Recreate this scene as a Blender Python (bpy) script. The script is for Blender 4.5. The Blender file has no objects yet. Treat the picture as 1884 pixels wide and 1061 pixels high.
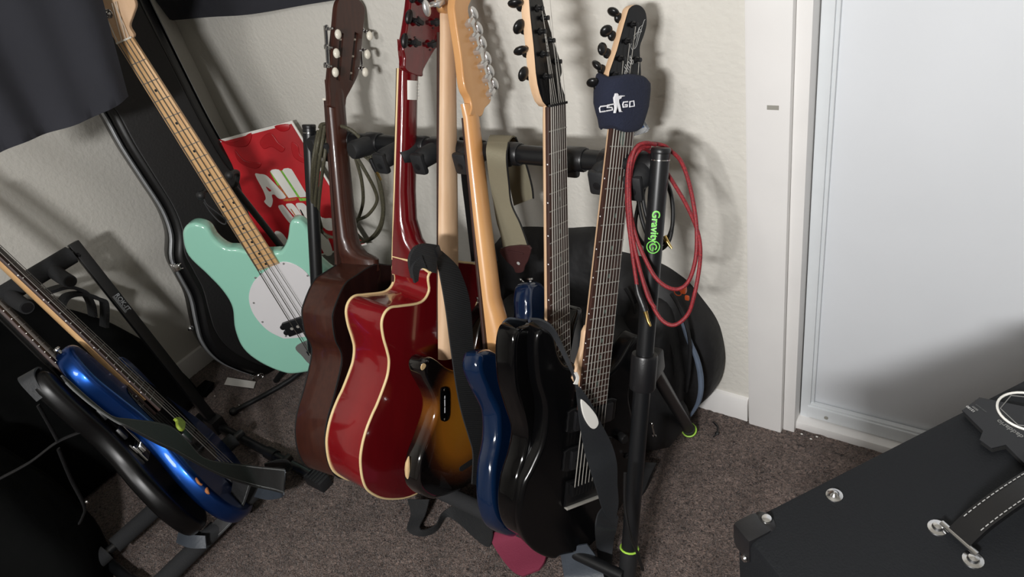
import bpy, bmesh, math, random
from mathutils import Vector as V, Matrix, noise
random.seed(7)
S = bpy.context.scene
COL = S.collection
PI = math.pi

# ------------------------------------------------------------------ camera, world, lights, exposure
CAMH = 1.33
# rows: world X (along the back wall), Y (into the back wall), Z (up), each in the camera's right / down / forward axes
R = Matrix(((0.81155763, 0.18582678, -0.55393378), (0.54721676, -0.57400536, 0.60915652), (-0.20476336, -0.79748747, -0.56752595)))
cd = bpy.data.cameras.new('camera'); cam = bpy.data.objects.new('camera', cd); COL.objects.link(cam)
cd.sensor_width = 36; cd.lens = 1250 / 1884 * 36; cd.clip_start = 0.02
r, d, f = R.col[0], R.col[1], R.col[2]
cam.matrix_world = Matrix(((r[0], -d[0], -f[0], 0), (r[1], -d[1], -f[1], 0), (r[2], -d[2], -f[2], CAMH), (0, 0, 0, 1)))
S.camera = cam
S.view_settings.view_transform = 'Standard'; S.view_settings.look = 'None'
S.view_settings.gamma = 1; S.view_settings.use_curve_mapping = False
S.view_settings.exposure = 0.0
w = bpy.data.worlds.new('world'); S.world = w; w.use_nodes = True
w.node_tree.nodes['Background'].inputs[0].default_value = (1.0, 0.96, 0.92, 1)
w.node_tree.nodes['Background'].inputs[1].default_value = 0.13

def area(name, loc, target, size, power, col=(1, 1, 1), wide=None):
    l = bpy.data.lights.new(name, 'AREA'); l.shape = 'RECTANGLE' if wide else 'DISK'; l.size = wide or size; l.size_y = size; l.energy = power; l.color = col
    o = bpy.data.objects.new(name, l); COL.objects.link(o); o.location = loc
    o.rotation_euler = (V(target) - V(loc)).to_track_quat('-Z', 'Y').to_euler(); return o

area('desk_lamp_light', (-0.08, -0.8, 1.50), (-0.45, 1.16, 0.85), 0.09, 34, (1.0, 0.99, 0.98), .24)
area('overhead_fill', (-0.4, -1.7, 2.36), (-0.5, 1.0, 0.7), .55, 24, (1.0, 0.985, 0.965))  # added soft fill from above to lift the shadows, no real fitting

# ------------------------------------------------------------------ from a pixel of the photograph to a point on a real plane
def ray(x, y):
    return R @ V(((x - 942) / 1250, (y - 530.5) / 1250, 1))
def at(x, y, ax, val):
    'the point on the world plane ax = val seen at (x, y)'
    dd = ray(x, y); o = V((0, 0, CAMH)); i = 'xyz'.index(ax)
    return o + dd * ((val - o[i]) / dd[i])
def onp(x, y, P, n):
    dd = ray(x, y); o = V((0, 0, CAMH)); P = V(P); n = V(n)
    return o + dd * ((P - o).dot(n) / dd.dot(n))

# ------------------------------------------------------------------ materials
def lin(c):
    return tuple(((v / 255) / 12.92 if v <= 10 else ((v / 255 + .055) / 1.055) ** 2.4) for v in c)
MATS = {}
def mat(name, rgb, rough=.5, metal=0, coat=0, vary=0, scale=20, bump=0, bscale=200, stretch=None, rgb2=None, spec=.5, alpha=None, sheen=0, dist=.002, wave=None):
    if name in MATS: return MATS[name]
    m = bpy.data.materials.new(name); m.use_nodes = True; nt = m.node_tree; N = nt.nodes; L = nt.links
    b = N['Principled BSDF']
    c = lin(rgb); b.inputs['Base Color'].default_value = (*c, 1)
    b.inputs['Roughness'].default_value = rough; b.inputs['Metallic'].default_value = metal
    b.inputs['Coat Weight'].default_value = coat; b.inputs['Coat Roughness'].default_value = .06
    b.inputs['Specular IOR Level'].default_value = spec
    if sheen: b.inputs['Sheen Weight'].default_value = sheen
    if alpha is not None:
        b.inputs['Transmission Weight'].default_value = alpha; b.inputs['IOR'].default_value = 1.3
    tc = N.new('ShaderNodeTexCoord'); mp = N.new('ShaderNodeMapping'); L.new(tc.outputs['Object'], mp.inputs[0])
    if stretch: mp.inputs['Scale'].default_value = stretch
    if vary or rgb2:
        nz = N.new('ShaderNodeTexNoise'); nz.inputs['Scale'].default_value = scale; nz.inputs['Detail'].default_value = 5
        L.new(mp.outputs[0], nz.inputs['Vector'])
        mx = N.new('ShaderNodeMix'); mx.data_type = 'RGBA'
        c2 = lin(rgb2) if rgb2 else tuple(min(1, v * (1 + vary)) for v in c)
        c1 = c if rgb2 else tuple(v * (1 - vary) for v in c)
        mx.inputs[6].default_value = (*c1, 1); mx.inputs[7].default_value = (*c2, 1)
        rp = N.new('ShaderNodeMapRange'); rp.inputs[1].default_value = .32; rp.inputs[2].default_value = .68
        L.new(nz.outputs[0], rp.inputs[0]); L.new(rp.outputs[0], mx.inputs[0]); L.new(mx.outputs[2], b.inputs['Base Color'])
    if bump:
        n2 = N.new('ShaderNodeTexNoise'); n2.inputs['Scale'].default_value = bscale; n2.inputs['Detail'].default_value = 3
        L.new(mp.outputs[0], n2.inputs['Vector']); bp = N.new('ShaderNodeBump'); bp.inputs['Strength'].default_value = bump
        bp.inputs['Distance'].default_value = dist; L.new(n2.outputs[0], bp.inputs['Height']); L.new(bp.outputs[0], b.inputs['Normal'])
    if wave:
        wv = N.new('ShaderNodeTexWave'); wv.inputs['Scale'].default_value = wave; wv.bands_direction = 'DIAGONAL'
        wv.inputs['Distortion'].default_value = .3
        L.new(mp.outputs[0], wv.inputs['Vector']); bp = N.new('ShaderNodeBump'); bp.inputs['Strength'].default_value = .8
        bp.inputs['Distance'].default_value = .001; L.new(wv.outputs['Fac'], bp.inputs['Height']); L.new(bp.outputs[0], b.inputs['Normal'])
    MATS[name] = m; return m

M_wall = mat('wall_paint', (214, 211, 203), .85, bump=.55, bscale=75, vary=.012, scale=6, dist=.0035)
M_trim = mat('trim_paint', (232, 230, 228), .45, vary=.02, scale=9)
M_door = mat('door_paint', (222, 225, 229), .42, vary=.02, scale=4, bump=.05, bscale=60)
M_alu = mat('door_frame_metal', (216, 220, 223), .35, vary=.02)
M_grime = mat('scuff', (150, 148, 140), .8)
M_blkplastic = mat('black_plastic', (22, 22, 24), .38, bump=.1, bscale=300)
M_rubber = mat('black_rubber', (30, 31, 33), .55, bump=.15, bscale=150)
M_tube = mat('powder_coated_tube', (20, 21, 23), .36)
M_foam = mat('grey_black_foam', (38, 39, 41), .92, bump=.3, bscale=400)
M_gloss = mat('black_lacquer', (6, 6, 7), .1, coat=.3, spec=.35)
M_satinblk = mat('satin_black_face', (7, 7, 8), .22, spec=.35)
M_chrome = mat('chrome', (205, 205, 205), .18, 1)
M_steel = mat('string_steel', (196, 192, 184), .45, .55)
M_bassstring = mat('wound_bass_string', (92, 88, 84), .5, .6)
M_fret = mat('fret_wire', (158, 156, 150), .4, .6)
M_nickel = mat('nickel_gear', (206, 206, 206), .3, .75)
M_brass = mat('gold_plug', (208, 178, 110), .25, 1)
M_maple = mat('maple_fretboard', (222, 182, 132), .38, coat=.3, rgb2=(204, 160, 110), scale=14, stretch=(7, 1, 7))
M_maplepale = mat('pale_maple', (218, 184, 150), .5, rgb2=(204, 168, 132), scale=10, stretch=(6, 1, 6))
M_mapleamber = mat('amber_maple', (212, 162, 108), .34, coat=.35, rgb2=(198, 142, 88), scale=5, stretch=(3, 1, 3))
M_rose = mat('rosewood', (66, 40, 32), .5, rgb2=(44, 28, 24), scale=30, stretch=(6, 1, 6), spec=.4)
M_mint = mat('mint_lacquer', (156, 214, 193), .16, coat=1)
M_white = mat('white_plastic', (222, 220, 222), .3)
M_black = mat('flat_black', (10, 10, 11), .7)
M_brown = mat('brown_mahogany', (66, 34, 24), .36, coat=.3, rgb2=(55, 27, 20), scale=16, stretch=(8, 1, 8))
M_brownback = mat('dark_mahogany_back', (40, 20, 18), .25, coat=.7, rgb2=(30, 15, 14), scale=12, stretch=(6, 1, 6))
M_red = mat('red_lacquer', (104, 13, 20), .16, coat=.8, rgb2=(96, 12, 18), scale=6, stretch=(5, 1, 5))
M_redneck = mat('red_neck', (104, 10, 18), .15, coat=1, rgb2=(88, 9, 15), scale=9, stretch=(7, 1, 7))
M_redside = mat('red_side', (128, 22, 26), .18, coat=.8, rgb2=(112, 13, 20), scale=4, stretch=(2, 1, 4))
M_cream = mat('cream_binding', (226, 200, 150), .35)
M_pearl = mat('pearl_button', (228, 222, 208), .25, vary=.05)
M_bluedark = mat('dark_blue_lacquer', (10, 30, 58), .13, coat=.8)
M_bluemet = mat('metallic_blue', (20, 64, 134), .3, metal=.9, coat=.4)
M_carpet = None
M_fabric = mat('black_fabric', (40, 41, 48), .9, bump=.35, bscale=9, vary=.12, scale=5, dist=.02)
M_bagblk = mat('black_nylon', (20, 20, 22), .62, bump=.8, bscale=11, vary=.25, scale=12, dist=.012)
M_bagdark = mat('black_bag_cloth', (7, 8, 8), .9, spec=.12, bump=.7, bscale=7, vary=.3, scale=6, dist=.02)
M_piping = mat('blue_grey_piping', (92, 104, 122), .7, bump=.3, bscale=120, vary=.15)
M_webbing = mat('black_webbing', (30, 31, 33), .8, wave=120, vary=.1)
M_leather = mat('dark_grey_leather', (40, 42, 45), .5, bump=.25, bscale=180)
M_strapblack = mat('black_strap', (20, 20, 21), .6, bump=.2, bscale=200)
M_leathergrey = mat('grey_leather', (62, 68, 76), .42, bump=.25, bscale=160, vary=.2, scale=15)
M_brownleather = mat('oxblood_leather', (62, 36, 36), .45, bump=.25, bscale=120)
M_olivestrap = mat('olive_cotton', (128, 122, 102), .85, bump=.3, bscale=300)
M_maroon = mat('maroon_cotton', (124, 42, 66), .85, bump=.3, bscale=250)
M_redcable = mat('red_braid', (150, 34, 40), .6, rgb2=(92, 24, 32), scale=420)
M_olivecable = mat('olive_braid', (84, 80, 62), .6, rgb2=(58, 56, 44), scale=300)
M_blkcable = mat('black_cable', (17, 17, 18), .5)
M_navy = mat('navy_towelling', (26, 31, 50), .95, bump=.7, bscale=260)
M_thread = mat('white_thread', (226, 226, 230), .8)
M_silverink = mat('silver_ink', (170, 170, 168), .5)
M_lime = mat('lime_ring', (166, 216, 74), .45)
M_green = mat('green_print', (126, 214, 96), .5)
M_posterred = mat('poster_red', (198, 16, 30), .38, rgb2=(150, 8, 20), scale=7)
M_posterrelief = mat('poster_red_dark', (168, 12, 24), .3)
M_poster_green = mat('poster_green', (74, 176, 60), .6, rgb2=(150, 200, 60), scale=160)
M_poster_orange = mat('poster_orange', (196, 120, 50), .6, rgb2=(150, 60, 30), scale=160)
M_paper = mat('paper_white', (228, 226, 220), .7)
M_tolex = mat('black_tolex', (21, 23, 26), .66, spec=.25, bump=.35, bscale=420, vary=.06, scale=3)
M_case = mat('case_plastic', (14, 14, 15), .3, bump=.06, bscale=60)
M_caseface = mat('case_lid', (13, 12, 13), .52, bump=.2, bscale=160)
M_valance = mat('aluminium_valance', (150, 152, 154), .45, .6)
M_wornwood = mat('bare_wood', (206, 176, 130), .7, vary=.1, scale=60)
M_orangeworn = mat('bare_wood_orange', (176, 112, 66), .7, vary=.2, scale=60)
M_clear = mat('clear_plastic', (215, 220, 226), .12, alpha=.75)
M_pickblue = mat('blue_plastic', (44, 96, 168), .35)
M_leafgreen = mat('lime_plastic', (150, 170, 62), .5, vary=.2, scale=200)
M_orange = mat('orange_plastic', (196, 86, 44), .35)
M_dark = mat('dark_hole', (6, 6, 7), .9)
M_blackhw = mat('black_hardware', (24, 24, 25), .3, metal=.3)

def sunburst(cx, cy, rx, ry):
    m = bpy.data.materials.new('sunburst_lacquer'); m.use_nodes = True; N = m.node_tree.nodes; L = m.node_tree.links
    b = N['Principled BSDF']; b.inputs['Roughness'].default_value = .14; b.inputs['Coat Weight'].default_value = 1
    tc = N.new('ShaderNodeTexCoord'); mp = N.new('ShaderNodeMapping'); L.new(tc.outputs['Object'], mp.inputs[0])
    mp.inputs['Location'].default_value = (-cx / rx, -cy / ry, 0); mp.inputs['Scale'].default_value = (1 / rx, 1 / ry, 0)
    ln = N.new('ShaderNodeVectorMath'); ln.operation = 'LENGTH'; L.new(mp.outputs[0], ln.inputs[0])
    nz = N.new('ShaderNodeTexNoise'); nz.inputs['Scale'].default_value = 9; L.new(tc.outputs['Object'], nz.inputs['Vector'])
    ma = N.new('ShaderNodeMath'); ma.operation = 'MULTIPLY_ADD'; L.new(nz.outputs[0], ma.inputs[0]); ma.inputs[1].default_value = .12; L.new(ln.outputs['Value'], ma.inputs[2])
    cr = N.new('ShaderNodeValToRGB'); L.new(ma.outputs[0], cr.inputs[0]); e = cr.color_ramp.elements
    e[0].position = .0; e[0].color = (*lin((176, 118, 34)), 1); e[1].position = 1.0; e[1].color = (*lin((12, 9, 9)), 1)
    x = e.new(.62); x.color = (*lin((150, 92, 26)), 1); x = e.new(.86); x.color = (*lin((60, 30, 16)), 1)
    L.new(cr.outputs[0], b.inputs['Base Color']); return m

# ------------------------------------------------------------------ geometry helpers: each returns (verts, faces)
def merge(*gs):
    vs, fs = [], []
    for g in gs:
        k = len(vs); vs += list(g[0]); fs += [tuple(i + k for i in q) for q in g[1]]
    return vs, fs
def box(c, s, b=0.0, M=None):
    c = V(c); h = V(s) / 2
    if b <= 0:
        vs = [V((x * h.x, y * h.y, z * h.z)) for x in (-1, 1) for y in (-1, 1) for z in (-1, 1)]
        fs = [(0, 1, 3, 2), (4, 6, 7, 5), (0, 4, 5, 1), (2, 3, 7, 6), (0, 2, 6, 4), (1, 5, 7, 3)]
    else:
        bm = bmesh.new(); bmesh.ops.create_cube(bm, size=1)
        for v in bm.verts: v.co = V((v.co.x * s[0], v.co.y * s[1], v.co.z * s[2]))
        bmesh.ops.bevel(bm, geom=bm.edges[:] , offset=b, segments=2, profile=.6, affect='EDGES')
        bm.verts.index_update(); vs = [v.co.copy() for v in bm.verts]; fs = [tuple(v.index for v in f_.verts) for f_ in bm.faces]; bm.free()
    if M: vs = [M @ v for v in vs]
    return [v + c for v in vs], fs
def spline(pts, k=6, closed=False):
    pts = [V(p) for p in pts]; n = len(pts); out = []
    if n < 3 and not closed: return pts
    rng = n if closed else n - 1
    for i in range(rng):
        g = (lambda j: pts[j % n]) if closed else (lambda j: pts[max(0, min(n - 1, j))])
        p0, p1, p2, p3 = g(i - 1), g(i), g(i + 1), g(i + 2)
        for t in range(k):
            u = t / k
            out.append(.5 * ((2 * p1) + (-p0 + p2) * u + (2 * p0 - 5 * p1 + 4 * p2 - p3) * u * u + (-p0 + 3 * p1 - 3 * p2 + p3) * u ** 3))
    if not closed: out.append(pts[-1])
    return out
def tube(pts, r, n=10, closed=False, k=6, caps=True, flat=None):
    pts = spline(pts, k, closed) if k > 1 else [V(p) for p in pts]
    N = len(pts); rs = r if isinstance(r, (list, tuple)) else None
    vs, fs = [], []; up = None
    for i, p in enumerate(pts):
        a = pts[(i - 1) % N] if closed or i > 0 else p; b = pts[(i + 1) % N] if closed or i < N - 1 else p
        t = (b - a).normalized()
        if up is None:
            up = V((0, 0, 1)) if abs(t.z) < .9 else V((1, 0, 0))
        up = (up - t * up.dot(t)); up = up.normalized() if up.length > 1e-6 else t.orthogonal().normalized()
        sd = t.cross(up)
        if rs: q = i / (N - 1) * (len(rs) - 1); j = min(int(q), len(rs) - 2); rr = rs[j] + (rs[j + 1] - rs[j]) * (q - j)
        else: rr = r
        for j in range(n):
            an = 2 * PI * j / n; vs.append(p + up * math.cos(an) * rr + sd * math.sin(an) * rr * (flat or 1))
    for i in range(N if closed else N - 1):
        for j in range(n):
            a = i * n + j; b = i * n + (j + 1) % n; c = ((i + 1) % N) * n; fs.append((a, b, c + (j + 1) % n, c + j))
    if not closed and caps: fs.append(tuple(range(n))[::-1]); fs.append(tuple((N - 1) * n + j for j in range(n)))
    return vs, fs
def rod(a, b, r, n=12): return tube([a, b], r, n, k=1)
def lathe(prof, o, ax, n=16):
    'prof: (radius, distance along axis) pairs'
    ax = V(ax).normalized(); u = ax.orthogonal().normalized(); v = ax.cross(u); o = V(o); vs = []; fs = []
    for (r_, h) in prof:
        for j in range(n):
            an = 2 * PI * j / n; vs.append(o + ax * h + (u * math.cos(an) + v * math.sin(an)) * r_)
    for i in range(len(prof) - 1):
        for j in range(n):
            a = i * n + j; b = i * n + (j + 1) % n; fs.append((a, b, b + n, a + n))
    fs.append(tuple(range(n))[::-1]); fs.append(tuple((len(prof) - 1) * n + j for j in range(n)))
    return vs, fs
def ell(c, r, nu=14, nv=8, M=None):
    vs, fs = [], []
    for i in range(nv + 1):
        t = PI * i / nv
        for j in range(nu):
            p = 2 * PI * j / nu; q = V((r[0] * math.sin(t) * math.cos(p), r[1] * math.sin(t) * math.sin(p), r[2] * math.cos(t)))
            vs.append((M @ q if M else q) + V(c))
    for i in range(nv):
        for j in range(nu):
            a = i * nu + j; b = i * nu + (j + 1) % nu; fs.append((a, a + nu, b + nu, b))
    return vs, fs
def area2(p): return sum(p[i - 1][0] * p[i][1] - p[i][0] * p[i - 1][1] for i in range(len(p))) / 2
def unloop(q):
    'where an inset rim crosses itself at a tight corner, pull the little loop back to the crossing'
    n = len(q)
    for i in range(n):
        a, b = q[i], q[(i + 1) % n]
        for k in range(14, 1, -1):
            c, d_ = q[(i + k) % n], q[(i + k + 1) % n]
            rx, ry, sx, sy = b[0] - a[0], b[1] - a[1], d_[0] - c[0], d_[1] - c[1]; den = rx * sy - ry * sx
            if abs(den) < 1e-14: continue
            t = ((c[0] - a[0]) * sy - (c[1] - a[1]) * sx) / den; u_ = ((c[0] - a[0]) * ry - (c[1] - a[1]) * rx) / den
            if 0 < t < 1 and 0 < u_ < 1:
                for m in range(1, k + 1): q[(i + m) % n] = (a[0] + rx * t, a[1] + ry * t)
                break
def slab(outline, z0, z1, r=.004, k=6, smooth=True, seg=4, dome=0, r0=None):
    'outline (x, y) extruded from z0 to z1 with rounded rims'
    p = [(q.x, q.y) for q in spline([(x, y, 0) for x, y in outline], k, True)] if smooth else [tuple(q) for q in outline]
    if area2(p) < 0: p = p[::-1]
    n = len(p); nrm = []
    for i in range(n):
        a, b = V((*p[i - 1], 0)), V((*p[(i + 1) % n], 0)); c = V((*p[i], 0))
        if smooth: t = (b - a).normalized(); m = V((t.y, -t.x, 0))
        else:
            t1 = (c - a).normalized(); t2 = (b - c).normalized(); m = V((t1.y + t2.y, -t1.x - t2.x, 0)); m = m.normalized() / max(.5, math.sqrt(max(.05, (1 + t1.dot(t2)) / 2)))
        nrm.append(m)
    r0 = r if r0 is None else r0; rings = []
    for s in range(seg + 1):
        an = PI / 2 * s / seg; rings.append((r0 * (1 - math.sin(an)), z0 + r0 * (1 - math.cos(an))))
    for s in range(seg + 1):
        an = PI / 2 * s / seg; rings.append((r * (1 - math.cos(an)), z1 - r + r * math.sin(an)))
    vs, fs = [], []
    for ins, z in rings:
        q = [(p[i][0] - nrm[i].x * ins, p[i][1] - nrm[i].y * ins) for i in range(n)]
        if smooth and ins > 1e-5 and n > 24: unloop(q)
        for x, y in q: vs.append(V((x, y, z)))
    for i in range(len(rings) - 1):
        for j in range(n):
            a = i * n + j; b = i * n + (j + 1) % n; fs.append((a, b, b + n, a + n))
    fs.append(tuple(range(n))[::-1]); fs.append(tuple((len(rings) - 1) * n + j for j in range(n)))
    return vs, fs
def ribbon(pairs, th=.003, k=5):
    'pairs of 3-D edge points; a strap of thickness th'
    A = spline([p[0] for p in pairs], k); B = spline([p[1] for p in pairs], k); n = len(A); vs, fs = [], []
    pn = None
    for i in range(n):
        t = (A[min(n - 1, i + 1)] + B[min(n - 1, i + 1)] - A[max(0, i - 1)] - B[max(0, i - 1)]).normalized()
        w_ = (B[i] - A[i]); nn = t.cross(w_); nn = nn.normalized() if nn.length > 1e-9 else (pn or V((0, 0, 1)))
        if pn and nn.dot(pn) < -.2: nn = pn
        pn = nn; h = nn * th / 2
        vs += [A[i] - h, B[i] - h, B[i] + h, A[i] + h]
    for i in range(n - 1):
        for j in range(4):
            a = i * 4 + j; b = i * 4 + (j + 1) % 4; fs.append((a, b, b + 4, a + 4))
    fs += [(3, 2, 1, 0), tuple((n - 1) * 4 + j for j in range(4))]
    return vs, fs
def xform(g, M): return [M @ V(v) for v in g[0]], g[1]
def frameM(o, x, y):
    x = V(x).normalized(); y = V(y); y = (y - x * y.dot(x)).normalized(); z = x.cross(y); o = V(o)
    return Matrix(((x.x, y.x, z.x, o.x), (x.y, y.y, z.y, o.y), (x.z, y.z, z.z, o.z), (0, 0, 0, 1)))
def text(s, size, ext=.0003, shear=0, off=0, align='CENTER', space=1):
    c = bpy.data.curves.new('t', 'FONT'); c.body = s; c.size = size; c.extrude = ext; c.shear = shear; c.offset = off
    c.align_x = align; c.align_y = 'CENTER'; c.space_character = space; c.resolution_u = 3
    o = bpy.data.objects.new('t', c); COL.objects.link(o); bpy.context.view_layer.update()
    me = bpy.data.meshes.new_from_object(o.evaluated_get(bpy.context.evaluated_depsgraph_get()))
    g = ([v.co.copy() for v in me.vertices], [tuple(p.vertices) for p in me.polygons])
    bpy.data.objects.remove(o); bpy.data.curves.remove(c); bpy.data.meshes.remove(me); return g

def make(name, g, m, parent=None, smooth=40):
    me = bpy.data.meshes.new(name); me.from_pydata([tuple(v) for v in g[0]], [], [tuple(q) for q in g[1]])
    bm = bmesh.new(); bm.from_mesh(me); bmesh.ops.recalc_face_normals(bm, faces=bm.faces)
    th = math.radians(smooth)
    for e in bm.edges: e.smooth = len(e.link_faces) == 2 and e.calc_face_angle(0) < th
    for q in bm.faces: q.smooth = len(q.verts) < 20      # flat caps, smooth rims
    bm.to_mesh(me); bm.free(); me.materials.append(m); me.update()
    o = bpy.data.objects.new(name, me); COL.objects.link(o)
    if parent: o.parent = parent
    return o
def tag(o, label, cat, group=None):
    o['label'] = label; o['category'] = cat
    if group: o['group'] = group
    return o
def single(name, g, m, label, cat, group=None, smooth=40):
    'a thing that is one mesh, its origin at its base'
    vs = [V(v) for v in g[0]]; n = len(vs)
    base = V((sum(v.x for v in vs) / n, sum(v.y for v in vs) / n, min(v.z for v in vs)))
    o = make(name, ([v - base for v in vs], g[1]), m, None, smooth); o.location = base
    return tag(o, label, cat, group)
def struct(name, g, m, parent=None, smooth=40):
    o = make(name, g, m, parent, smooth)
    if not parent: o['kind'] = 'structure'
    return o
class Thing:
    def __init__(s, name, M, label, cat, group=None):
        s.o = bpy.data.objects.new(name, None); COL.objects.link(s.o); s.o.empty_display_size = .05
        s.M = M if isinstance(M, Matrix) else Matrix.Translation(V(M)); s.o.matrix_world = s.M; s.I = s.M.inverted()
        tag(s.o, label, cat, group)
    def add(s, name, g, m, parent=None, world=False, label=None, smooth=40):
        if world: g = xform(g, s.I)
        o = make(name, g, m, parent or s.o, smooth)
        if label: o['label'] = label
        return o
    def loc(s, x, y, z=0):
        'pixel -> (x, y) on the local plane at height z'
        n = s.M.to_3x3().col[2]; P = s.M @ V((0, 0, z)); q = s.I @ onp(x, y, P, n); return (q.x, q.y)
    def locs(s, pts, z=0): return [s.loc(x, y, z) for x, y in pts]
def guitarM(T, a, n):
    a = V(a).normalized(); n = V(n); n = (n - a * n.dot(a)).normalized(); return frameM(T, a.cross(n), a)
def fr(L, n): return L * (1 - 2 ** (-n / 12))

# ------------------------------------------------------------------ the room
WY = 1.16; WX = -2.12; CEIL = 2.42
bm_floor = box((-.2, -.6, -.02), (4.2, 3.9, .04))
def carpet():
    m = bpy.data.materials.new('brown_carpet'); m.use_nodes = True; N = m.node_tree.nodes; L = m.node_tree.links; b = N['Principled BSDF']
    b.inputs['Roughness'].default_value = 1; b.inputs['Specular IOR Level'].default_value = .05; b.inputs['Sheen Weight'].default_value = .25
    tc = N.new('ShaderNodeTexCoord')
    n1 = N.new('ShaderNodeTexNoise'); n1.inputs['Scale'].default_value = 170; n1.inputs['Detail'].default_value = 4; n1.inputs['Distortion'].default_value = 1.5
    n2 = N.new('ShaderNodeTexNoise'); n2.inputs['Scale'].default_value = 14; n2.inputs['Detail'].default_value = 3
    for q in (n1, n2): L.new(tc.outputs['Object'], q.inputs['Vector'])
    cr = N.new('ShaderNodeValToRGB'); L.new(n1.outputs[0], cr.inputs[0]); e = cr.color_ramp.elements
    e[0].position = .33; e[0].color = (*lin((40, 29, 27)), 1); e[1].position = .66; e[1].color = (*lin((150, 130, 121)), 1)
    mx = N.new('ShaderNodeMix'); mx.data_type = 'RGBA'; mx.blend_type = 'MULTIPLY'; mx.inputs[0].default_value = .5
    c2 = N.new('ShaderNodeValToRGB'); L.new(n2.outputs[0], c2.inputs[0]); c2.color_ramp.elements[0].position = .35; c2.color_ramp.elements[0].color = (.45, .42, .42, 1); c2.color_ramp.elements[1].position = .6
    L.new(cr.outputs[0], mx.inputs[6]); L.new(c2.outputs[0], mx.inputs[7]); L.new(mx.outputs[2], b.inputs['Base Color'])
    bp = N.new('ShaderNodeBump'); bp.inputs['Strength'].default_value = 1; bp.inputs['Distance'].default_value = .012
    L.new(n1.outputs[0], bp.inputs['Height']); L.new(bp.outputs[0], b.inputs['Normal']); return m
M_carpet = carpet()
# a pile that really undulates: a fine grid near the view, plain slab around
def pile():
    nx, ny = 330, 300; x0, x1, y0, y1 = WX, .6, -.3, WY + .04; vs, fs = [], []
    for j in range(ny + 1):
        for i in range(nx + 1):
            x = x0 + (x1 - x0) * i / nx; y = y0 + (y1 - y0) * j / ny
            vs.append((x, y, .002 + .0035 * noise.noise(V((x * 95, y * 95, 0))) + .0015 * random.random()))
    for j in range(ny):
        for i in range(nx):
            a = j * (nx + 1) + i; fs.append((a, a + 1, a + nx + 2, a + nx + 1))
    return vs, fs
fl = struct('floor', bm_floor, M_carpet)
pl_ = make('carpet_pile', pile(), M_carpet, fl); pl_['kind'] = 'stuff'
struct('wall_left', box((WX - .05, -.6, CEIL / 2), (.1, 3.6, CEIL)), M_wall)
struct('wall_back', box(((WX - .39) / 2, WY + .05, CEIL / 2), (-.39 - WX, .1, CEIL)), M_wall)
struct('ceiling', box((-.2, -.6, CEIL + .03), (4.2, 3.9, .06)), M_wall)
struct('wall_right', box((1.85, -.6, CEIL / 2), (.1, 3.6, CEIL)), M_wall)
struct('wall_front', box((-.2, -2.4, CEIL / 2), (4.2, .1, CEIL)), M_wall)
struct('wall_header', box((.75, WY + .05, 2.25), (2.3, .1, .34)), M_wall)
struct('baseboard_back', slab([(0, 0), (.013, 0), (.013, .058), (.009, .07), (0, .073)], 0, 1, r=0.0005, smooth=False), M_trim)
bb = bpy.data.objects['baseboard_back']
bb.matrix_world = Matrix(((0, 0, -.395 - WX, WX), (-1, 0, 0, WY), (0, 1, 0, 0), (0, 0, 0, 1)))
bl_ = struct('baseboard_left', slab([(0, 0), (.013, 0), (.013, .058), (.009, .07), (0, .073)], 0, 1, r=0.0005, smooth=False), M_trim)
bl_.matrix_world = Matrix(((1, 0, 0, WX), (0, 0, 3.2, WY - 3.2), (0, 1, 0, 0), (0, 0, 0, 1)))
# casing, jamb and sliding closet door
cas = struct('trim_1', box((-.352, WY - .004, 1.05), (.078, .03, 2.1), .006), M_trim)
make('jamb', box((-.300, WY + .045, 1.05), (.026, .10, 2.1), .003), M_trim, cas)
make('scuff_mark', box((at(1422, 198, 'y', WY - .0195).x, WY - .0196, at(1422, 198, 'y', WY - .0195).z), (.02, .0006, .008), 0), M_grime, cas)
DY = 1.205
dr = struct('door_1', box((.45, DY + .012, 1.07), (1.44, .016, 2.02), .001), M_door)
make('side_rail', box((-.2745, DY + .002, 1.05), (.022, .026, 2.06), .003), M_alu, dr)
make('edge_strip', box((-.2605, DY + .001, 1.06), (.007, .012, 2.03), .002), M_alu, dr)
make('bottom_rail', box((.45, DY - .001, .047), (1.44, .026, .036), .003), M_alu, dr)
make('bottom_lip', box((.45, DY - .004, .0675), (1.44, .012, .006), .002), M_alu, dr)
sp = at(1520, 768, 'y', DY - .014)
make('screw', lathe([(.0045, 0), (.0045, .002), (.002, .003)], sp, (0, -1, 0), 10), M_grime, dr)
struct('trim_2', box((.45, WY + .035, .0125), (1.5, .05, .025), .003), M_trim)

# ------------------------------------------------------------------ instrument parts
def loft(secs, sgn, n=14, caps=True):
    'neck: sections (y, half width, z of the flat side, depth, x centre); round side towards sgn * z'
    vs, fs = [], []
    for (y, hw, zf, dp, xc) in secs:
        for j in range(n + 1):
            a = PI * j / n; c = math.cos(a); s_ = math.sin(a)
            vs.append(V((xc + hw * math.copysign(abs(c) ** .85, c), y, zf + sgn * dp * s_ ** .8)))
    m = n + 1
    for i in range(len(secs) - 1):
        for j in range(n): a = i * m + j; fs.append((a, a + 1, a + m + 1, a + m))
        fs.append((i * m + n, i * m, (i + 1) * m, (i + 1) * m + n))
    fs += [tuple(range(m))[::-1], tuple((len(secs) - 1) * m + j for j in range(m))]
    return vs, fs
def trapez(y0, hw0, y1, hw1, z0, z1, r=.001):
    return slab([(-hw0, y0), (hw0, y0), (hw1, y1), (-hw1, y1)], z0, z1, r, smooth=False, seg=2)
def mod_rim(outline, z, r, m=8): return tube([(x, y, z) for x, y in outline], r, 8, closed=True, k=m)
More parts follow.
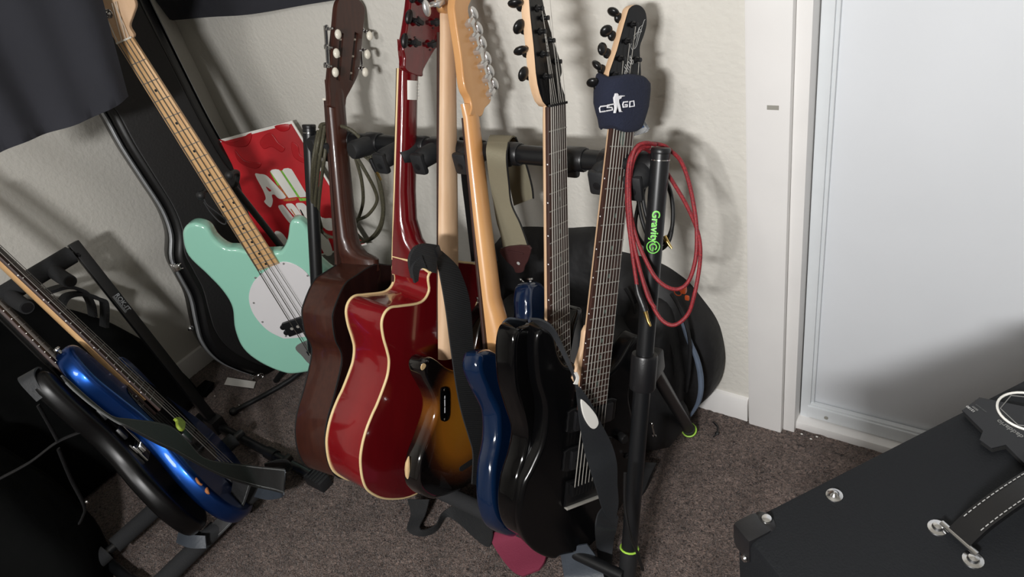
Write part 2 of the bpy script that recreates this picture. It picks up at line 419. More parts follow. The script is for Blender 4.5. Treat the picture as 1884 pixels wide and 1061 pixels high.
def frets(t, L, n, hwf, board, z=0, first=1):
    for i in range(first, n + 1):
        y = -fr(L, i); h = hwf(y) - .0006
        t.add('fret', rod((-h, y, z + .0003), (h, y, z + .0003), .0011, 6), M_fret, board)
def strings(t, xs0, y0, xs1, y1, z0, z1, rr, name='string', m=None):
    for a, b, r_ in zip(xs0, xs1, rr): t.add(name, rod((a, y0, z0), (b, y1, z1), r_, 6), m or M_steel)
def tuner_front(t, post, btn, zf, mt, shaft_z, br=(.009, .006, .011), par=None, mb=None, rot=0):
    'post through the headstock face, button out to the side'
    x, y = post
    tu = t.add('tuning_machine', merge(lathe([(.0055, 0), (.0055, .0015), (.0032, .003), (.0026, .007), (.0036, .008), (.0036, .0105), (.001, .011)], (x, y, zf), (0, 0, 1), 12),
                                       rod((x, y, shaft_z), (btn[0], btn[1], shaft_z), .0022, 8)), mt, par)
    d_ = V((btn[0] - x, btn[1] - y, 0)); t.add('gear_housing', ell((x + d_.x * .55, y + d_.y * .55, shaft_z), (.0085, .0085, .006), 12, 8), mt, tu); d_.normalize(); Mx = frameM((0, 0, 0), d_, V((0, 0, 1)))
    t.add('tuning_button', ell((btn[0], btn[1], shaft_z), (br[0], br[2], br[1]), 14, 8, Mx.to_3x3() @ Matrix.Rotation(rot, 3, 'X')), mb or mt, tu)
def knob(c, ax=(0, 0, 1), r=.009, h=.014): return lathe([(r, 0), (r, h * .8), (r * .85, h), (0.001, h)], c, ax, 18)

# ---- mint green bass on its own stand
M = Matrix(((0.7865, -0.1708, 0.5935, -1.6341), (0.5998, -0.0181, -0.8, .7625), (0.1474, 0.9851, 0.0882, CAMH - .242), (0, 0, 0, 1)))
g = Thing('electric_bass', M, 'mint green bass with a maple fretboard and white oval pickguard', 'bass guitar')
o_ = g.locs([(362, 405), (345, 412), (340, 430), (350, 465), (385, 500), (413, 530), (430, 560), (435, 600), (450, 635), (480, 660), (520, 678), (550, 681)], -.03)
o_ += [(0, -.968), (.07, -.955), (.13, -.92), (.17, -.86), (.182, -.80), (.165, -.74), (.145, -.69)]
o_ += g.locs([(600, 492), (585, 475), (577, 440), (560, 412), (545, 404), (533, 410), (528, 440), (518, 460), (505, 463)], -.012)
o_ += [(-.02, -.56)] + g.locs([(435, 457), (415, 455), (395, 440), (380, 418)], -.012)
body = g.add('body', slab(o_, -.052, -.010, .010, k=5), M_mint)
hwf = lambda y: .0195 + .0118 * (-y) / fr(.864, 21)
g.add('neck', merge(loft([(.02, .0185, -.006, .016, 0), (-.02, .0195, -.006, .015, 0), (-.56, .0288, -.006, .018, 0), (-.61, .0310, -.006, .03, 0)], -1)), M_maplepale)
fb = g.add('fretboard', trapez(0, .0195, -(fr(.864, 21) + .004), .0313, -.007, 0), M_maple)
frets(g, .864, 21, hwf, fb)
g.add('nut', box((0, .002, .0005), (.039, .004, .004), .0008), M_pearl, fb)
for n_ in (3, 5, 7, 9, 15, 17, 19, 21): g.add('position_dot', lathe([(.0033, 0), (.0033, .0003)], (0, -(fr(.864, n_) + fr(.864, n_ - 1)) / 2, 0), (0, 0, 1), 12), M_black, fb)
for s_ in (-1, 1): g.add('position_dot', lathe([(.0033, 0), (.0033, .0003)], (s_ * .0155, -(fr(.864, 12) + fr(.864, 11)) / 2, 0), (0, 0, 1), 12), M_black, fb)
pgo = g.locs([(514, 482), (545, 487), (570, 508), (584, 540)], -.0095) + [(.088, -.76), (.06, -.81), (.0, -.845)] + g.locs([(530, 622), (515, 619), (490, 605), (467, 578), (458, 550), (463, 525), (478, 506)], -.0095)
pg = g.add('pickguard', slab(pgo, -.010, -.0078, .0008, k=5, seg=2), M_white)
for p in ((522, 485), (566, 507), (470, 511), (467, 557), (483, 592), (526, 618), (479, 504)):
    q = g.loc(p[0], p[1], -.0078); c_ = V((q[0], q[1])) * 1
    g.add('pickguard_screw', lathe([(.0033, 0), (.0025, .0012), (.0005, .0014)], (q[0], q[1], -.0078), (0, 0, 1), 10), M_nickel, pg)
q0 = V(g.loc(533, 595, -.008)); q1 = V(g.loc(566, 577, -.008))
pk = g.add('pickup', box((-.010, -.802, -.003), (.096, .046, .012), .003), M_blkplastic)
for dx, dy in ((-.062, -.793), (-.062, -.812)): g.add('pickup_ear', lathe([(.008, -.002), (.008, .004), (.006, .005)], (dx, dy, -.007), (0, 0, 1), 14), M_blkplastic, pk)
for i in range(4): g.add('pole_piece', lathe([(.0045, 0), (.0045, .0008)], (-.037 + i * .019, -.802, .003), (0, 0, 1), 12), M_steel, pk)
br = g.add('bridge', slab([(-.058, -.862), (.045, -.862), (.05, -.90), (.04, -.935), (.0, -.945), (-.05, -.94), (-.062, -.90)], -.010, -.006, .001), mat('brushed_plate', (128, 128, 126), .5, .4))
for i in range(4):
    g.add('saddle', box((-.032 + i * .019, -.892, .000), (.013, .016, .010), .002), M_chrome, br)
g.add('bridge_wall', box((-.008, -.932, -.001), (.09, .004, .013), .001), M_chrome, br)
xs1 = [-.032 + i * .019 for i in range(4)]
strings(g, [-.0145 + i * .0097 for i in range(4)], .0, xs1, -.892, .0025, .006, [.0013, .0012, .001, .0008], m=M_bassstring)
strings(g, xs1, -.892, xs1, -.93, .006, .003, [.0011, .001, .0008, .0007])
ho = [(-.02, .0)] + [(-.021, .015), (-.028, .05), (-.035, .11), (-.03, .17), (-.01, .215), (.025, .225), (.055, .20), (.072, .15), (.078, .11)] + [(.071, .08), (.066, .055), (.046, .038), (.026, .022), (.021, 0)]
hd = g.add('headstock', slab(ho, -.017, -.004, .002, k=4), M_maplepale)
for i, (p, b_) in enumerate([((.0, .06), (-.052, .06)), ((.025, .105), (-.06, .105)), ((.035, .15), (-.055, .155)), ((.03, .09), (.1, .09))]):
    tuner_front(g, p, b_, -.004, M_chrome, -.022, (.012, .006, .014), hd, M_pearl if i == 0 else None)
    g.add('tuner_washer', lathe([(.010, 0), (.009, .001)], (*p, -.004), (0, 0, 1), 16), M_chrome, hd)
strings(g, [-.0145 + i * .0097 for i in range(4)], 0, [0, .025, .035, .03], .075, .0025, .004, [.0011, .001, .0008, .0007])
tag(g.o, 'mint green bass with a maple fretboard and white oval pickguard', 'bass guitar')
# its stand
ms = Thing('guitar_stand', (-1.72, .80, 0), 'thin black tubular stand holding the mint green bass', 'stand')
A = g.M @ V((-.045, -.372, -.03)); B = g.M @ V((.045, -.355, -.03)); Cc = g.M @ V((0, -.40, -.075))
ms.add('yoke', tube([g.M @ V((-.047, -.372, .0)), A, g.M @ V((-.03, -.385, -.062)), Cc, g.M @ V((.035, -.37, -.062)), B, g.M @ V((.047, -.352, .0))], .006, 10), M_rubber, world=True)
for p in ((-.047, -.372, .004), (.047, -.352, .004)): ms.add('yoke_tip', ell(g.M @ V(p), (.011, .011, .011)), M_rubber, world=True)
low = g.M @ V((.03, -.86, -.13)); foot = V((-1.775, .76, .02))
ms.add('shaft', rod(Cc, low, .009, 12), M_tube, world=True)
ms.add('hub', lathe([(.016, 0), (.018, .02), (.018, .07), (.012, .08)], low + V((0, 0, -.04)), (0, 0, 1)), M_blkplastic, world=True)
ms.add('retaining_strap', tube([g.M @ V(p) for p in ((-.047, -.378, -.002), (-.046, -.40, .004), (-.034, -.43, .003), (-.028, -.452, .0), (-.036, -.462, 0), (-.046, -.45, 0), (-.052, -.42, .0), (-.052, -.39, 0))], .0022, 8), M_rubber, world=True)
for p in ((-1.79, .59), (-1.60, 1.02), (-1.98, .99)):
    lg = ms.add('leg', tube([low + V((0, 0, -.02)), V((low.x * .6 + p[0] * .4, low.y * .6 + p[1] * .4, .07)), V((*p, .012))], .008, 10), M_tube, world=True)
    ms.add('foot_cap', ell((*p, .013), (.014, .014, .012)), M_rubber, lg, world=True)
ms.add('body_rest', tube([g.M @ V((-.085, -.955, -.02)), g.M @ V((-.08, -.965, -.06)), low + V((0, 0, .0)), g.M @ V((.09, -.965, -.06)), g.M @ V((.095, -.955, -.02))], .008, 10), M_foam, world=True)
lg = ms.add('leg', tube([low, at(515, 690, 'z', .03), at(515, 702, 'z', .0) + V((0, 0, .012))], .009, 10), M_tube, world=True)

# ---- the two eight-string guitars facing right
def eight(name, M, label, bo, mt, L=.686, face=None):
    g = Thing(name, M, label, 'guitar')
    hw = lambda y: .0265 + .008 * (-y) / fr(L, 24)
    g.hw = hw
    g.add('body', slab(bo, -.056, -.012, .009, k=5), mt)
    g.add('neck', loft([(.012, .025, -.006, .012, 0), (-.02, .0262, -.006, .014, 0), (-.40, .032, -.006, .016, 0), (-.49, .034, -.006, .02, 0)], -1), M_maplepale)
    fb = g.add('fretboard', trapez(0, .0268, -(fr(L, 24) + .008), .035, -.007, 0), M_rose)
    frets(g, L, 24, hw, fb)
    for n_ in list(range(1, 25)):
        if n_ in (3, 5, 7, 9, 12, 15, 17, 19, 21, 24):
            y = -(fr(L, n_) + fr(L, n_ - 1)) / 2
            g.add('side_dot', ell((-hw(y) - .0002, y, -.003), (.0009, .0014, .0014), 8, 6), M_white, fb)
            g.add('inlay', ell((.004, y, .0001), (.0026, .0045, .0002), 10, 4), mat('abalone', (96, 108, 100), .3, vary=.3, scale=200), fb)
    g.add('nut', box((0, .002, .001), (.054, .004, .0045), .0008), M_black, fb)
    return g, fb
M12 = Matrix(((.331, .032, .943, -.528), (.855, .413, -.314, .952), (-.399, .91, .109, CAMH - .462), (0, 0, 0, 1)))
tmp = Thing('guide', M12, 'x', 'x')
bo = tmp.locs([(984, 592), (968, 605), (965, 640), (970, 690), (983, 740), (978, 800), (960, 845), (943, 880), (936, 930), (945, 969), (966, 998), (999, 1013)], -.045)
bo += tmp.locs([(1028, 1020), (1057, 1013), (1086, 998)], -.02)
bo += [(.10, -.82), (.15, -.765), (.165, -.70), (.155, -.64), (.125, -.57), (.11, -.52), (.12, -.46), (.128, -.425), (.115, -.402), (.095, -.415), (.07, -.45), (.04, -.47), (0, -.465)]
bo += tmp.locs([(1062, 672), (1043, 672), (1030, 652), (1021, 615)], -.012)
bpy.data.objects.remove(tmp.o)
g12, fb12 = eight('electric_guitar', M12, 'black eight-string guitar with black fingerless headstock face wearing a navy wristband', bo, M_satinblk)
tag(g12.o, 'black eight-string guitar with a rosewood board, navy wristband round its nut', 'guitar')
g12.add('heel', slab([(-.028, -.36), (.028, -.36), (.034, -.47), (-.046, -.465), (-.043, -.435), (-.034, -.40)], -.020, -.0075, .004, k=3), M_maplepale)
ho = g12.locs([(1131, 237), (1118.6, 154), (1136, 92), (1154, 28), (1160, 14), (1171, 8.5), (1182, 13), (1189, 25), (1190, 45), (1185, 65), (1178, 85), (1178, 107), (1179.4, 152), (1169, 229)], -.004)
hd = g12.add('headstock', slab(ho, -.019, -.0055, .001, k=3, seg=2), M_maplepale)
g12.add('headstock_face', slab(ho, -.0055, -.004, .0006, k=3, seg=2), M_satinblk, hd)
posts = g12.locs([(1166, 45), (1155, 76), (1143, 108), (1133, 138)], -.002); bt = g12.locs([(1130, 22), (1117, 57), (1110, 90), (1100, 120), (1092, 152)], -.02)
posts = posts + g12.locs([(1126, 168)], -.002)
for i, (p, b_) in enumerate(zip(posts, bt)): tuner_front(g12, p, b_, -.004, M_blackhw, -.022, (.010, .006, .011), hd, None, i * .9)
for p in g12.locs([(1172, 110), (1172, 143), (1168, 172)], -.002): tuner_front(g12, p, (p[0] + .012, p[1]), -.004, M_blackhw, -.024, (.006, .005, .007), hd)
xs1 = [-.030 + i * .0088 for i in range(8)]; rr8 = [.0010, .0009, .0008, .0007, .0006, .0005, .00045, .0004]
xs0 = [-.0225 + i * .0064 for i in range(8)]
br_y = -.683
strings(g12, xs0, 0, xs1, br_y, .002, .005, rr8)
pp = posts + g12.locs([(1168, 172), (1172, 143), (1172, 110)], -.002)
for i, p in enumerate(pp): g12.add('string_end', rod((xs0[[3, 2, 1, 0, 4, 5, 6, 7][i] if i < 8 else 0], 0, .002), (*p, .003), .0005, 6), M_steel, hd)
for yy in (-.545, -.628):
    pk = g12.add('pickup', box((.008, yy, -.006), (.094, .040, .012), .003), M_blkplastic)
    g12.add('pickup_ring', slab([(-.052, yy + .012), (-.052, yy - .012), (-.042, yy - .025), (.058, yy - .025), (.068, yy - .012), (.068, yy + .012), (.058, yy + .025), (-.042, yy + .025)], -.013, -.007, .002, k=2), M_blackhw, pk)
    for i in range(8): g12.add('pole_piece', lathe([(.0026, 0), (.0026, .0008)], (-.030 + i * .0088, yy, 0), (0, 0, 1), 8), M_blackhw, pk)
bg = g12.add('bridge', box((.009, -.705, -.008), (.098, .058, .008), .002), M_blackhw)
for i in range(8): g12.add('saddle', box((xs1[i], -.692, .0), (.0085, .024, .010), .0015), M_blackhw, bg)
g12.add('bridge_edge', box((.009, -.732, -.004), (.098, .005, .010), .001), M_steel, bg)
q = g12.loc(1140, 802, -.012); g12.add('control_knob', knob((q[0], q[1], -.012), r=.010, h=.016), M_blackhw)
q = g12.loc(1152, 838, -.012); kn = g12.add('toggle_switch', merge(knob((q[0], q[1], -.012), r=.006, h=.003), rod((q[0], q[1], -.010), (q[0] + .003, q[1], .004), .0015)), M_blackhw); g12.add('switch_tip', ell((q[0] + .003, q[1], .005), (.003, .003, .003)), M_white, kn)
# first-fret oval inlay and the drawn signature on the headstock
q = g12.loc(1146, 252, .0004); g12.add('oval_inlay', ell((q[0], q[1], .0002), (.0065, .015, .0003), 20, 4), mat('abalone', (96, 118, 104), .3, vary=.3, scale=200), fb12)
def scribble(t, pts, z, r, m, name, par=None): return t.add(name, tube([(*t.loc(x, y, z), z + .0004) for x, y in pts], r, 6, k=4), m, par)
scribble(g12, [(1164, 93), (1160, 84), (1166, 74), (1172, 62), (1176, 50), (1174, 62), (1170, 78), (1166, 90), (1171, 84), (1176, 66), (1181, 50), (1185, 38), (1187, 36)], -.004, .00045, M_silverink, 'signature', hd)
scribble(g12, [(1166, 66), (1172, 60), (1180, 58), (1176, 52), (1182, 46)], -.004, .00045, M_silverink, 'signature', hd)
q = g12.loc(1150, 136, -.004); q2 = g12.loc(1156, 118, -.004)
Mt = frameM((q[0], q[1], -.0038), (q2[0] - q[0], q2[1] - q[1], 0), (-(q2[1] - q[1]), q2[0] - q[0], 0))
g12.add('lettering', xform(text('Sterling', .018, shear=.4), Mt), M_silverink, hd)

M11 = Matrix(((.003, .001, 1, -.609), (.957, .291, -.003, .887), (-.291, .957, 0, CAMH - .406), (0, 0, 0, 1)))
tmp = Thing('guide', M11, 'x', 'x')
bo = tmp.locs([(944, 590), (925, 600), (917, 640), (920, 700), (932, 745), (945, 790), (940, 830), (925, 880), (921, 930), (930, 965)], -.045)
bo += [(-.10, -.822), (-.05, -.845), (0, -.85), (.08, -.83), (.14, -.77), (.155, -.70), (.14, -.63), (.11, -.56), (.10, -.50), (.11, -.44), (.108, -.405), (.09, -.40), (.065, -.43), (.045, -.475), (0, -.49), (-.036, -.46), (-.05, -.40), (-.062, -.372)]
bpy.data.objects.remove(tmp.o)
g11, fb11 = eight('electric_guitar', M11, 'black guitar with a dark eight-string neck, strap end on its horn', bo, M_gloss)
ho = g11.locs([(1007, 196), (990, 155), (983, 85), (974.5, 0)], -.004) + [(-.062, .21), (-.05, .235), (-.03, .23), (-.018, .19)] + g11.locs([(998.5, 0), (1018, 71), (1031, 113), (1034, 133), (1031, 150), (1041, 189)], -.004)
hd = g11.add('headstock', slab(ho, -.021, -.0055, .001, k=3, seg=2), M_maplepale)
g11.add('headstock_face', slab(ho, -.0055, -.004, .0006, k=3, seg=2), M_satinblk, hd)
posts = g11.locs([(990.6, 15.5), (995.7, 58), (1000, 99.5), (1004.7, 140.5)], -.002); bt = g11.locs([(948, 6), (955, 49), (958, 93), (963, 136)], -.024)
for i, (p, b_) in enumerate(zip(posts, bt)): tuner_front(g11, p, b_, -.004, M_blackhw, -.024, (.011, .006, .012), hd, None, (.2, 1.1, .4, 1.3)[i])
rp = g11.locs([(1011, 32.5), (1021.7, 74), (1033.8, 112.5)], .004)
for p in rp: tuner_front(g11, (p[0] - .006, p[1]), (p[0] + .012, p[1]), -.004, M_blackhw, -.024, (.006, .005, .007), hd)
xs0 = [-.022 + i * .0063 for i in range(8)]; xs1 = [-.032 + i * .0092 for i in range(8)]
strings(g11, xs0, 0, xs1, -.66, .002, .005, rr8)
allp = [posts[3], posts[2], posts[1], posts[0], (rp[0][0], rp[0][1] + .04), rp[0], rp[1], rp[2]]
for i, p in enumerate(allp): g11.add('string_end', rod((xs0[i], 0, .002), (p[0], p[1], .004), .0005, 6), M_steel, hd)
bg = g11.add('bridge', box((0, -.69, -.008), (.09, .05, .008), .002), M_blackhw)
for i in range(8): g11.add('saddle', box((xs1[i], -.68, .0), (.0075, .02, .010), .0015), M_blackhw, bg)
for yy in (-.56, -.63): g11.add('pickup', box((0, yy, -.007), (.09, .036, .012), .003), M_blkplastic)
for i in range(6):  # a faint column of small illegible letters beside the posts
    q = g11.loc(1002.5 + i * 1.3, 62 + i * 6.5, -.004)
    g11.add('lettering', box((q[0], q[1], -.0038), (.004, .0016 + .0008 * (i % 2), .0003)), M_silverink, hd)

# ---- guitars seen from behind: local z points out of the back, z = 0 on the back of the neck
def tuner_back(t, c, bdir, m, par, scale=1, mb=None, blen=.022):
    'closed gear box on the back of a headstock with its button out to the side'
    c = V(c); d_ = V(bdir).normalized(); e = c + d_ * blen * scale
    Mx = frameM((0, 0, 0), d_, V((0, 0, 1))).to_3x3()
    tu = t.add('tuning_machine', merge(box(c + V((0, 0, .004)), (.013 * scale, .016 * scale, .009), .0025, Mx), lathe([(.006 * scale, 0), (.005 * scale, .002), (.0005, .0028)], c + V((0, 0, .008)), (0, 0, 1), 12), rod(c + V((0, 0, .004)), e + V((0, 0, .004)), .0022, 8),
        lathe([(.002, 0), (.002, .0015)], c + Mx @ V((-.004, 0, .011)), (0, 0, 1), 8)), m, par)
    t.add('tuning_button', ell(e + V((0, 0, .004)), (.006 * scale, .0045 * scale, .010 * scale), 14, 8, Mx), mb or m, tu)

# brown classical-style guitar
MB = guitarM((-1.25, .965, .877), (-.064, .41, .91), (1, .1, 0))
g = Thing('acoustic_guitar', MB, 'brown guitar seen from its side, slotted headstock with six pale oval buttons', 'guitar')
zb, zf = .075, -.020
bo = g.locs([(688, 487), (655, 507), (633, 525), (614, 570), (612, 592), (617, 625), (629, 658), (632, 690)], zb)
lo = g.locs([(560, 710), (546, 760), (543, 800), (552, 840), (575, 862)], zf)
bo = bo[:-1] + lo + [(-.05, -.885), (.02, -.892), (.09, -.875), (.15, -.83), (.18, -.765), (.178, -.70), (.15, -.63), (.128, -.575), (.128, -.53), (.145, -.48), (.14, -.43), (.10, -.395), (.05, -.382)]
g.add('sides', slab(bo, zf, zb, .003, k=5), M_brown)
ins = [(x * .985, y * .997 - .001) for x, y in bo]
g.add('back', slab(ins, zb - .001, zb + .0015, .001, k=5, seg=2), M_brownback)
g.add('soundboard', slab(ins, zf - .0015, zf + .001, .001, k=5, seg=2), M_maplepale)
g.add('rim_line', mod_rim(bo, zb - .0005, .0016, 5), M_black); g.add('rim_line', mod_rim(bo, zf + .001, .0018, 5), M_black)
cx = lambda y: -.004
g.add('neck', loft([(.045, .031, -.016, .014, .010), (.02, .0275, -.016, .017, .007), (0, .0262, -.016, .018, .005), (-.1, .0265, -.016, .018, .006), (-.25, .028, -.016, .019, .010), (-.31, .030, -.016, .022, .012), (-.338, .030, -.016, .034, .013), (-.352, .029, -.016, .055, .014), (-.358, .027, -.016, .082, .014), (-.362, .025, -.016, .092, .014), (-.388, .023, -.016, .094, .014)], 1), M_brown)
fbq = g.add('fretboard', xform(trapez(0, .026, -.38, .030, -.024, -.0165), Matrix.Translation((.005, 0, 0))), M_rose)
g.add('nut', box((.005, .003, -.022), (.054, .005, .009), .001), M_pearl, fbq)
ho = g.locs([(621, 8), (617, 45), (612, 90), (608, 130), (606, 158), (608, 178), (610, 197), (634, 197), (638, 180), (646, 165), (659, 138), (664, 110), (668, 60), (672, 20), (667, 6), (655, -4), (630, -4)], 0)
def boolean(a, b):
    oa, ob = make('ba', a, M_black), make('bb', b, M_black)
    md = oa.modifiers.new('b', 'BOOLEAN'); md.operation = 'DIFFERENCE'; md.object = ob; md.solver = 'EXACT'
    bpy.context.view_layer.update(); me = bpy.data.meshes.new_from_object(oa.evaluated_get(bpy.context.evaluated_depsgraph_get()))
    r_ = ([v.co.copy() for v in me.vertices], [tuple(p.vertices) for p in me.polygons])
    for o in (oa, ob): m_ = o.data; bpy.data.objects.remove(o); bpy.data.meshes.remove(m_)
    return r_
sl = []
for (xa, ya, xb, yb) in ((629, 60, 622, 148), (656, 60, 646, 148)):
    a, b = g.loc(xa, ya, 0), g.loc(xb, yb, 0); d_ = (V(b) - V(a)).normalized(); n_ = V((-d_.y, d_.x)) * .0058
    sl.append(slab([(a[0] - n_.x, a[1] - n_.y), (a[0] + n_.x, a[1] + n_.y), (b[0] + n_.x, b[1] + n_.y), (b[0] - n_.x, b[1] - n_.y)], -.03, .01, .0005, k=3, seg=1, smooth=False))
hd = g.add('headstock', boolean(slab(ho, -.014, .0, .002, k=4, seg=2), merge(*sl)), M_brown)
for (ya_, yb_) in ((60, 148),):
    for (xa, xb) in ((629, 622), (656, 646)):
        for k_ in (.15, .5, .85):
            p = V(g.loc(xa + (xb - xa) * k_, 60 + 88 * k_, -.008)); g.add('string_roller', rod((p.x - .010, p.y, -.008), (p.x + .010, p.y, -.008), .003, 10), M_pearl, hd)
for side, lst in ((-1, ((602, 54, 622, 63), (601, 89, 619, 98), (600, 123, 617, 133))), (1, ((664, 58, 680, 66), (660, 92, 676, 100), (656, 125, 672, 133)))):
    pts = [g.loc(a, b, -.008) for a, b, _, _ in lst]
    if side > 0: pts = [(x + .004, y) for x, y in pts]
    g.add('tuner_plate', box((sum(p[0] for p in pts) / 3 + .001, sum(p[1] for p in pts) / 3, -.008), (.0015, .095, .011), .0005), M_chrome, hd)
    for (a, b, bx, by), p in zip(lst, pts):
        tb = g.loc(bx, by, .018)
        tu = g.add('tuning_machine', merge(rod((p[0] + side * .004, p[1], -.010), (p[0] + side * .004, p[1], .012), .0022, 8), lathe([(.0055, 0), (.0055, .003), (.002, .004)], (p[0], p[1] + .004, -.008), (side, 0, 0), 12), box((p[0] + side * .004, p[1], 0), (.006, .007, .008), .001)), M_chrome, hd)
        g.add('tuning_button', ell((tb[0], tb[1], .018), (.0082, .0108, .0065), 16, 10), M_pearl, tu)
g.add('strap_button', lathe([(.004, 0), (.004, .006), (.007, .009), (.006, .011)], (.0, -.892, .03), (0, -1, 0), 12), M_chrome)

# red cutaway acoustic
MR = guitarM((-1.014, .993, .94), (.034, .41, .911), (1, 0, 0))
g = GR = Thing('acoustic_guitar', MR, 'glossy red cutaway acoustic guitar with cream binding', 'guitar')
zb, zf = .085, -.022
bo = g.locs([(790.5, 503.7), (790, 535), (775, 556), (737, 563), (719, 566), (708, 577), (703, 595), (706, 620), (713, 645), (716.5, 664), (714, 689), (706, 714), (694, 745), (686, 762), (675, 790), (667, 820), (664, 850), (669, 885), (682, 905), (715, 917), (765, 908)], zb)
bo += [(.08, -.925), (.15, -.89), (.198, -.83), (.208, -.76), (.185, -.69), (.152, -.63), (.138, -.575)] + g.locs([(874, 564), (887, 533), (890, 499), (877, 486.6), (854, 483)], zb) + [(.03, -.395)]
g.add('sides', slab(bo, zf, zb, .002, k=5), M_redside)
ins = [(x * .985, y * .997 - .001) for x, y in bo]
g.add('back', slab(bo, zb - .001, zb + .0012, .0025, k=5, seg=2), M_red)
g.add('soundboard', slab(ins, zf - .0015, zf + .001, .001, k=5, seg=2), M_red)
g.add('binding', mod_rim(bo, zb - .0014, .0030, 5), M_cream); g.add('binding', mod_rim(bo, zf + .0012, .0030, 5), M_cream)
a_ = g.loc(727, 475, zf); b_ = bo[0]
g.add('heel_binding', tube([(-.034, -.392, zf + .004), (-.032, -.394, zb * .5), (b_[0] + .0, b_[1] + .003, zb - .002)], .0025, 8), M_cream)
g.add('neck', loft([(.055, .040, -.018, .010, .008), (.03, .033, -.018, .014, .004), (.012, .0265, -.018, .017, .001), (.0, .0250, -.018, .018, -.001), (-.06, .0245, -.018, .019, -.003), (-.25, .028, -.018, .02, -.004), (-.31, .030, -.018, .026, -.004), (-.35, .033, -.018, .045, -.003), (-.378, .036, -.018, .075, 0), (-.40, .04, -.018, .10, .004), (-.43, .044, -.018, .102, .006)], 1), M_redneck)
fbq = g.add('fretboard', trapez(0, .0265, -.50, .032, -.026, -.0185), M_rose)
for s_ in (-1, 1): g.add('fretboard_binding', rod((s_ * .0250 + .001, .0, -.021), (s_ * .0300 - .001, -.40, -.021), .0034, 8), M_cream, fbq)
ho = g.locs([(776, 141), (780, 127), (800, 92), (809, 80), (812, 0)], 0) + [(.085, .19), (.05, .20), (0, .195), (-.012, .185)] + g.locs([(755, 0), (747, 57), (741, 88), (744, 105), (746, 130)], 0)
hd = g.add('headstock', slab(ho, -.016, .001, .003, k=4, seg=3), M_redneck)
for (cx_, cy_, bx, by) in ((768, 40, 753, 31), (763, 79, 745, 75), (801, 41, 822, 38), (795, 81, 812, 76), (778, 2, 760, -8), (806, 2, 826, 0)):
    c_ = V((*g.loc(cx_, cy_, .006), .001)); b_ = V((*g.loc(bx, by, .006), .001)); tuner_back(g, c_, b_ - c_, M_blkplastic, hd, 1.45, blen=max(.012, (b_ - c_).length / 1.45))
lb = g.add('paper_label', loft([(-.022, .0165, -.006, .0088, -.0015), (-.060, .0168, -.006, .0090, -.0015)], 1), M_paper)
for k_ in range(5): g.add('label_line', box((.006, -.028 - k_ * .006, .0023), (.016 - (k_ % 2) * .004, .0008, .0003)), M_silverink, lb)

# sunburst bass, maple neck
MS = guitarM((-.914, 1.021, 1.002), (-.024, .41, .912), (1, .05, 0))
g = Thing('electric_bass', MS, 'sunburst bass seen from behind, chipped black edges and a plain maple neck', 'bass guitar')
bo = g.locs([(838, 672), (820, 676), (804, 672), (791, 664), (779, 655), (767, 650), (757, 655), (752, 668)], -.008)
bo += g.locs([(764, 690), (779, 718), (786, 740), (783, 765), (769, 805), (756, 842), (752, 882), (760, 900), (778, 911)], .004)
bo += g.locs([(810, 916), (850, 901), (873, 880)], .028) + [(.115, -.915), (.155, -.87), (.168, -.81), (.152, -.745), (.142, -.69)]
bo += g.locs([(903, 605), (906, 575), (900, 557), (886, 555), (872, 572), (862, 602), (853, 645)], -.004)
M_sb = sunburst(.01, -.79, .155, .185)
bd = g.add('body', slab(bo, -.014, .030, .0095, k=5), M_sb)
g.add('neck', loft([(.06, .021, -.016, .014, .004), (.02, .0195, -.016, .016, .002), (0, .0195, -.016, .016, .002), (-.3, .026, -.016, .018, .0), (-.52, .030, -.016, .02, -.002), (-.665, .031, -.016, .022, -.002)], 1), M_maplepale)
fbq = g.add('fretboard', trapez(.0, .0205, -.62, .031, -.022, -.0162), M_rose)
np_ = g.locs([(813, 712), (823, 712), (827, 722), (827, 762), (822, 774), (813, 774), (810, 765), (810, 722)], .031)
pt = g.add('neck_plate', slab(np_, .030, .0325, .0008, k=2, seg=2), M_gloss)
for a in ((818, 716.5), (818.5, 770.5)): g.add('plate_screw', lathe([(.0032, 0), (.0022, .0012), (.0004, .0014)], (*g.loc(*a, .0325), .0325), (0, 0, 1), 10), M_chrome, pt)
for (ya, yb) in ((728, 733), (735, 747), (749, 759)):
    a, b = g.loc(818, ya, .0325), g.loc(818.7, yb, .0325); g.add('lettering', box(((a[0] + b[0]) / 2, (a[1] + b[1]) / 2, .0326), (.003, abs(a[1] - b[1]), .0003)), M_thread, pt)
sl_ = g.locs([(845, 862), (850, 856), (872, 842), (878, 842), (874, 850), (850, 867)], .0305); g.add('cavity_slot', slab(sl_, .0295, .0312, .0005, k=2, seg=1), M_dark, bd)
def chip(t, pts, z0, z1, m, par): return t.add('chipped_patch', slab(t.locs(pts, z1), z0, z1, .0002, k=2, seg=1), m, par)
chip(g, [(776, 672), (780, 668), (784, 671), (782, 677), (777, 681), (775, 677)], .0285, .0304, M_wornwood, bd)
cw = tube([(*g.loc(x, y, .018), .020) for x, y in ((898, 571), (898, 579), (893, 587), (886, 592), (883, 594))], [.001, .0035, .0035, .003, .001], 8, k=4, flat=.5)
g.add('chipped_patch', cw, M_wornwood, bd)
cw = tube([(*g.loc(x, y, -.004), .0) for x, y in ((749.5, 838), (747.5, 850), (747, 862), (747.5, 874), (750, 882))], [.001, .005, .006, .005, .001], 8, k=4)
g.add('chipped_patch', cw, M_wornwood, bd)
g.add('strap_button', lathe([(.003, 0), (.003, .006), (.006, .009), (.005, .011)], (*g.loc(886, 556, .02), .010), (0, 1, 0), 12), M_chrome)
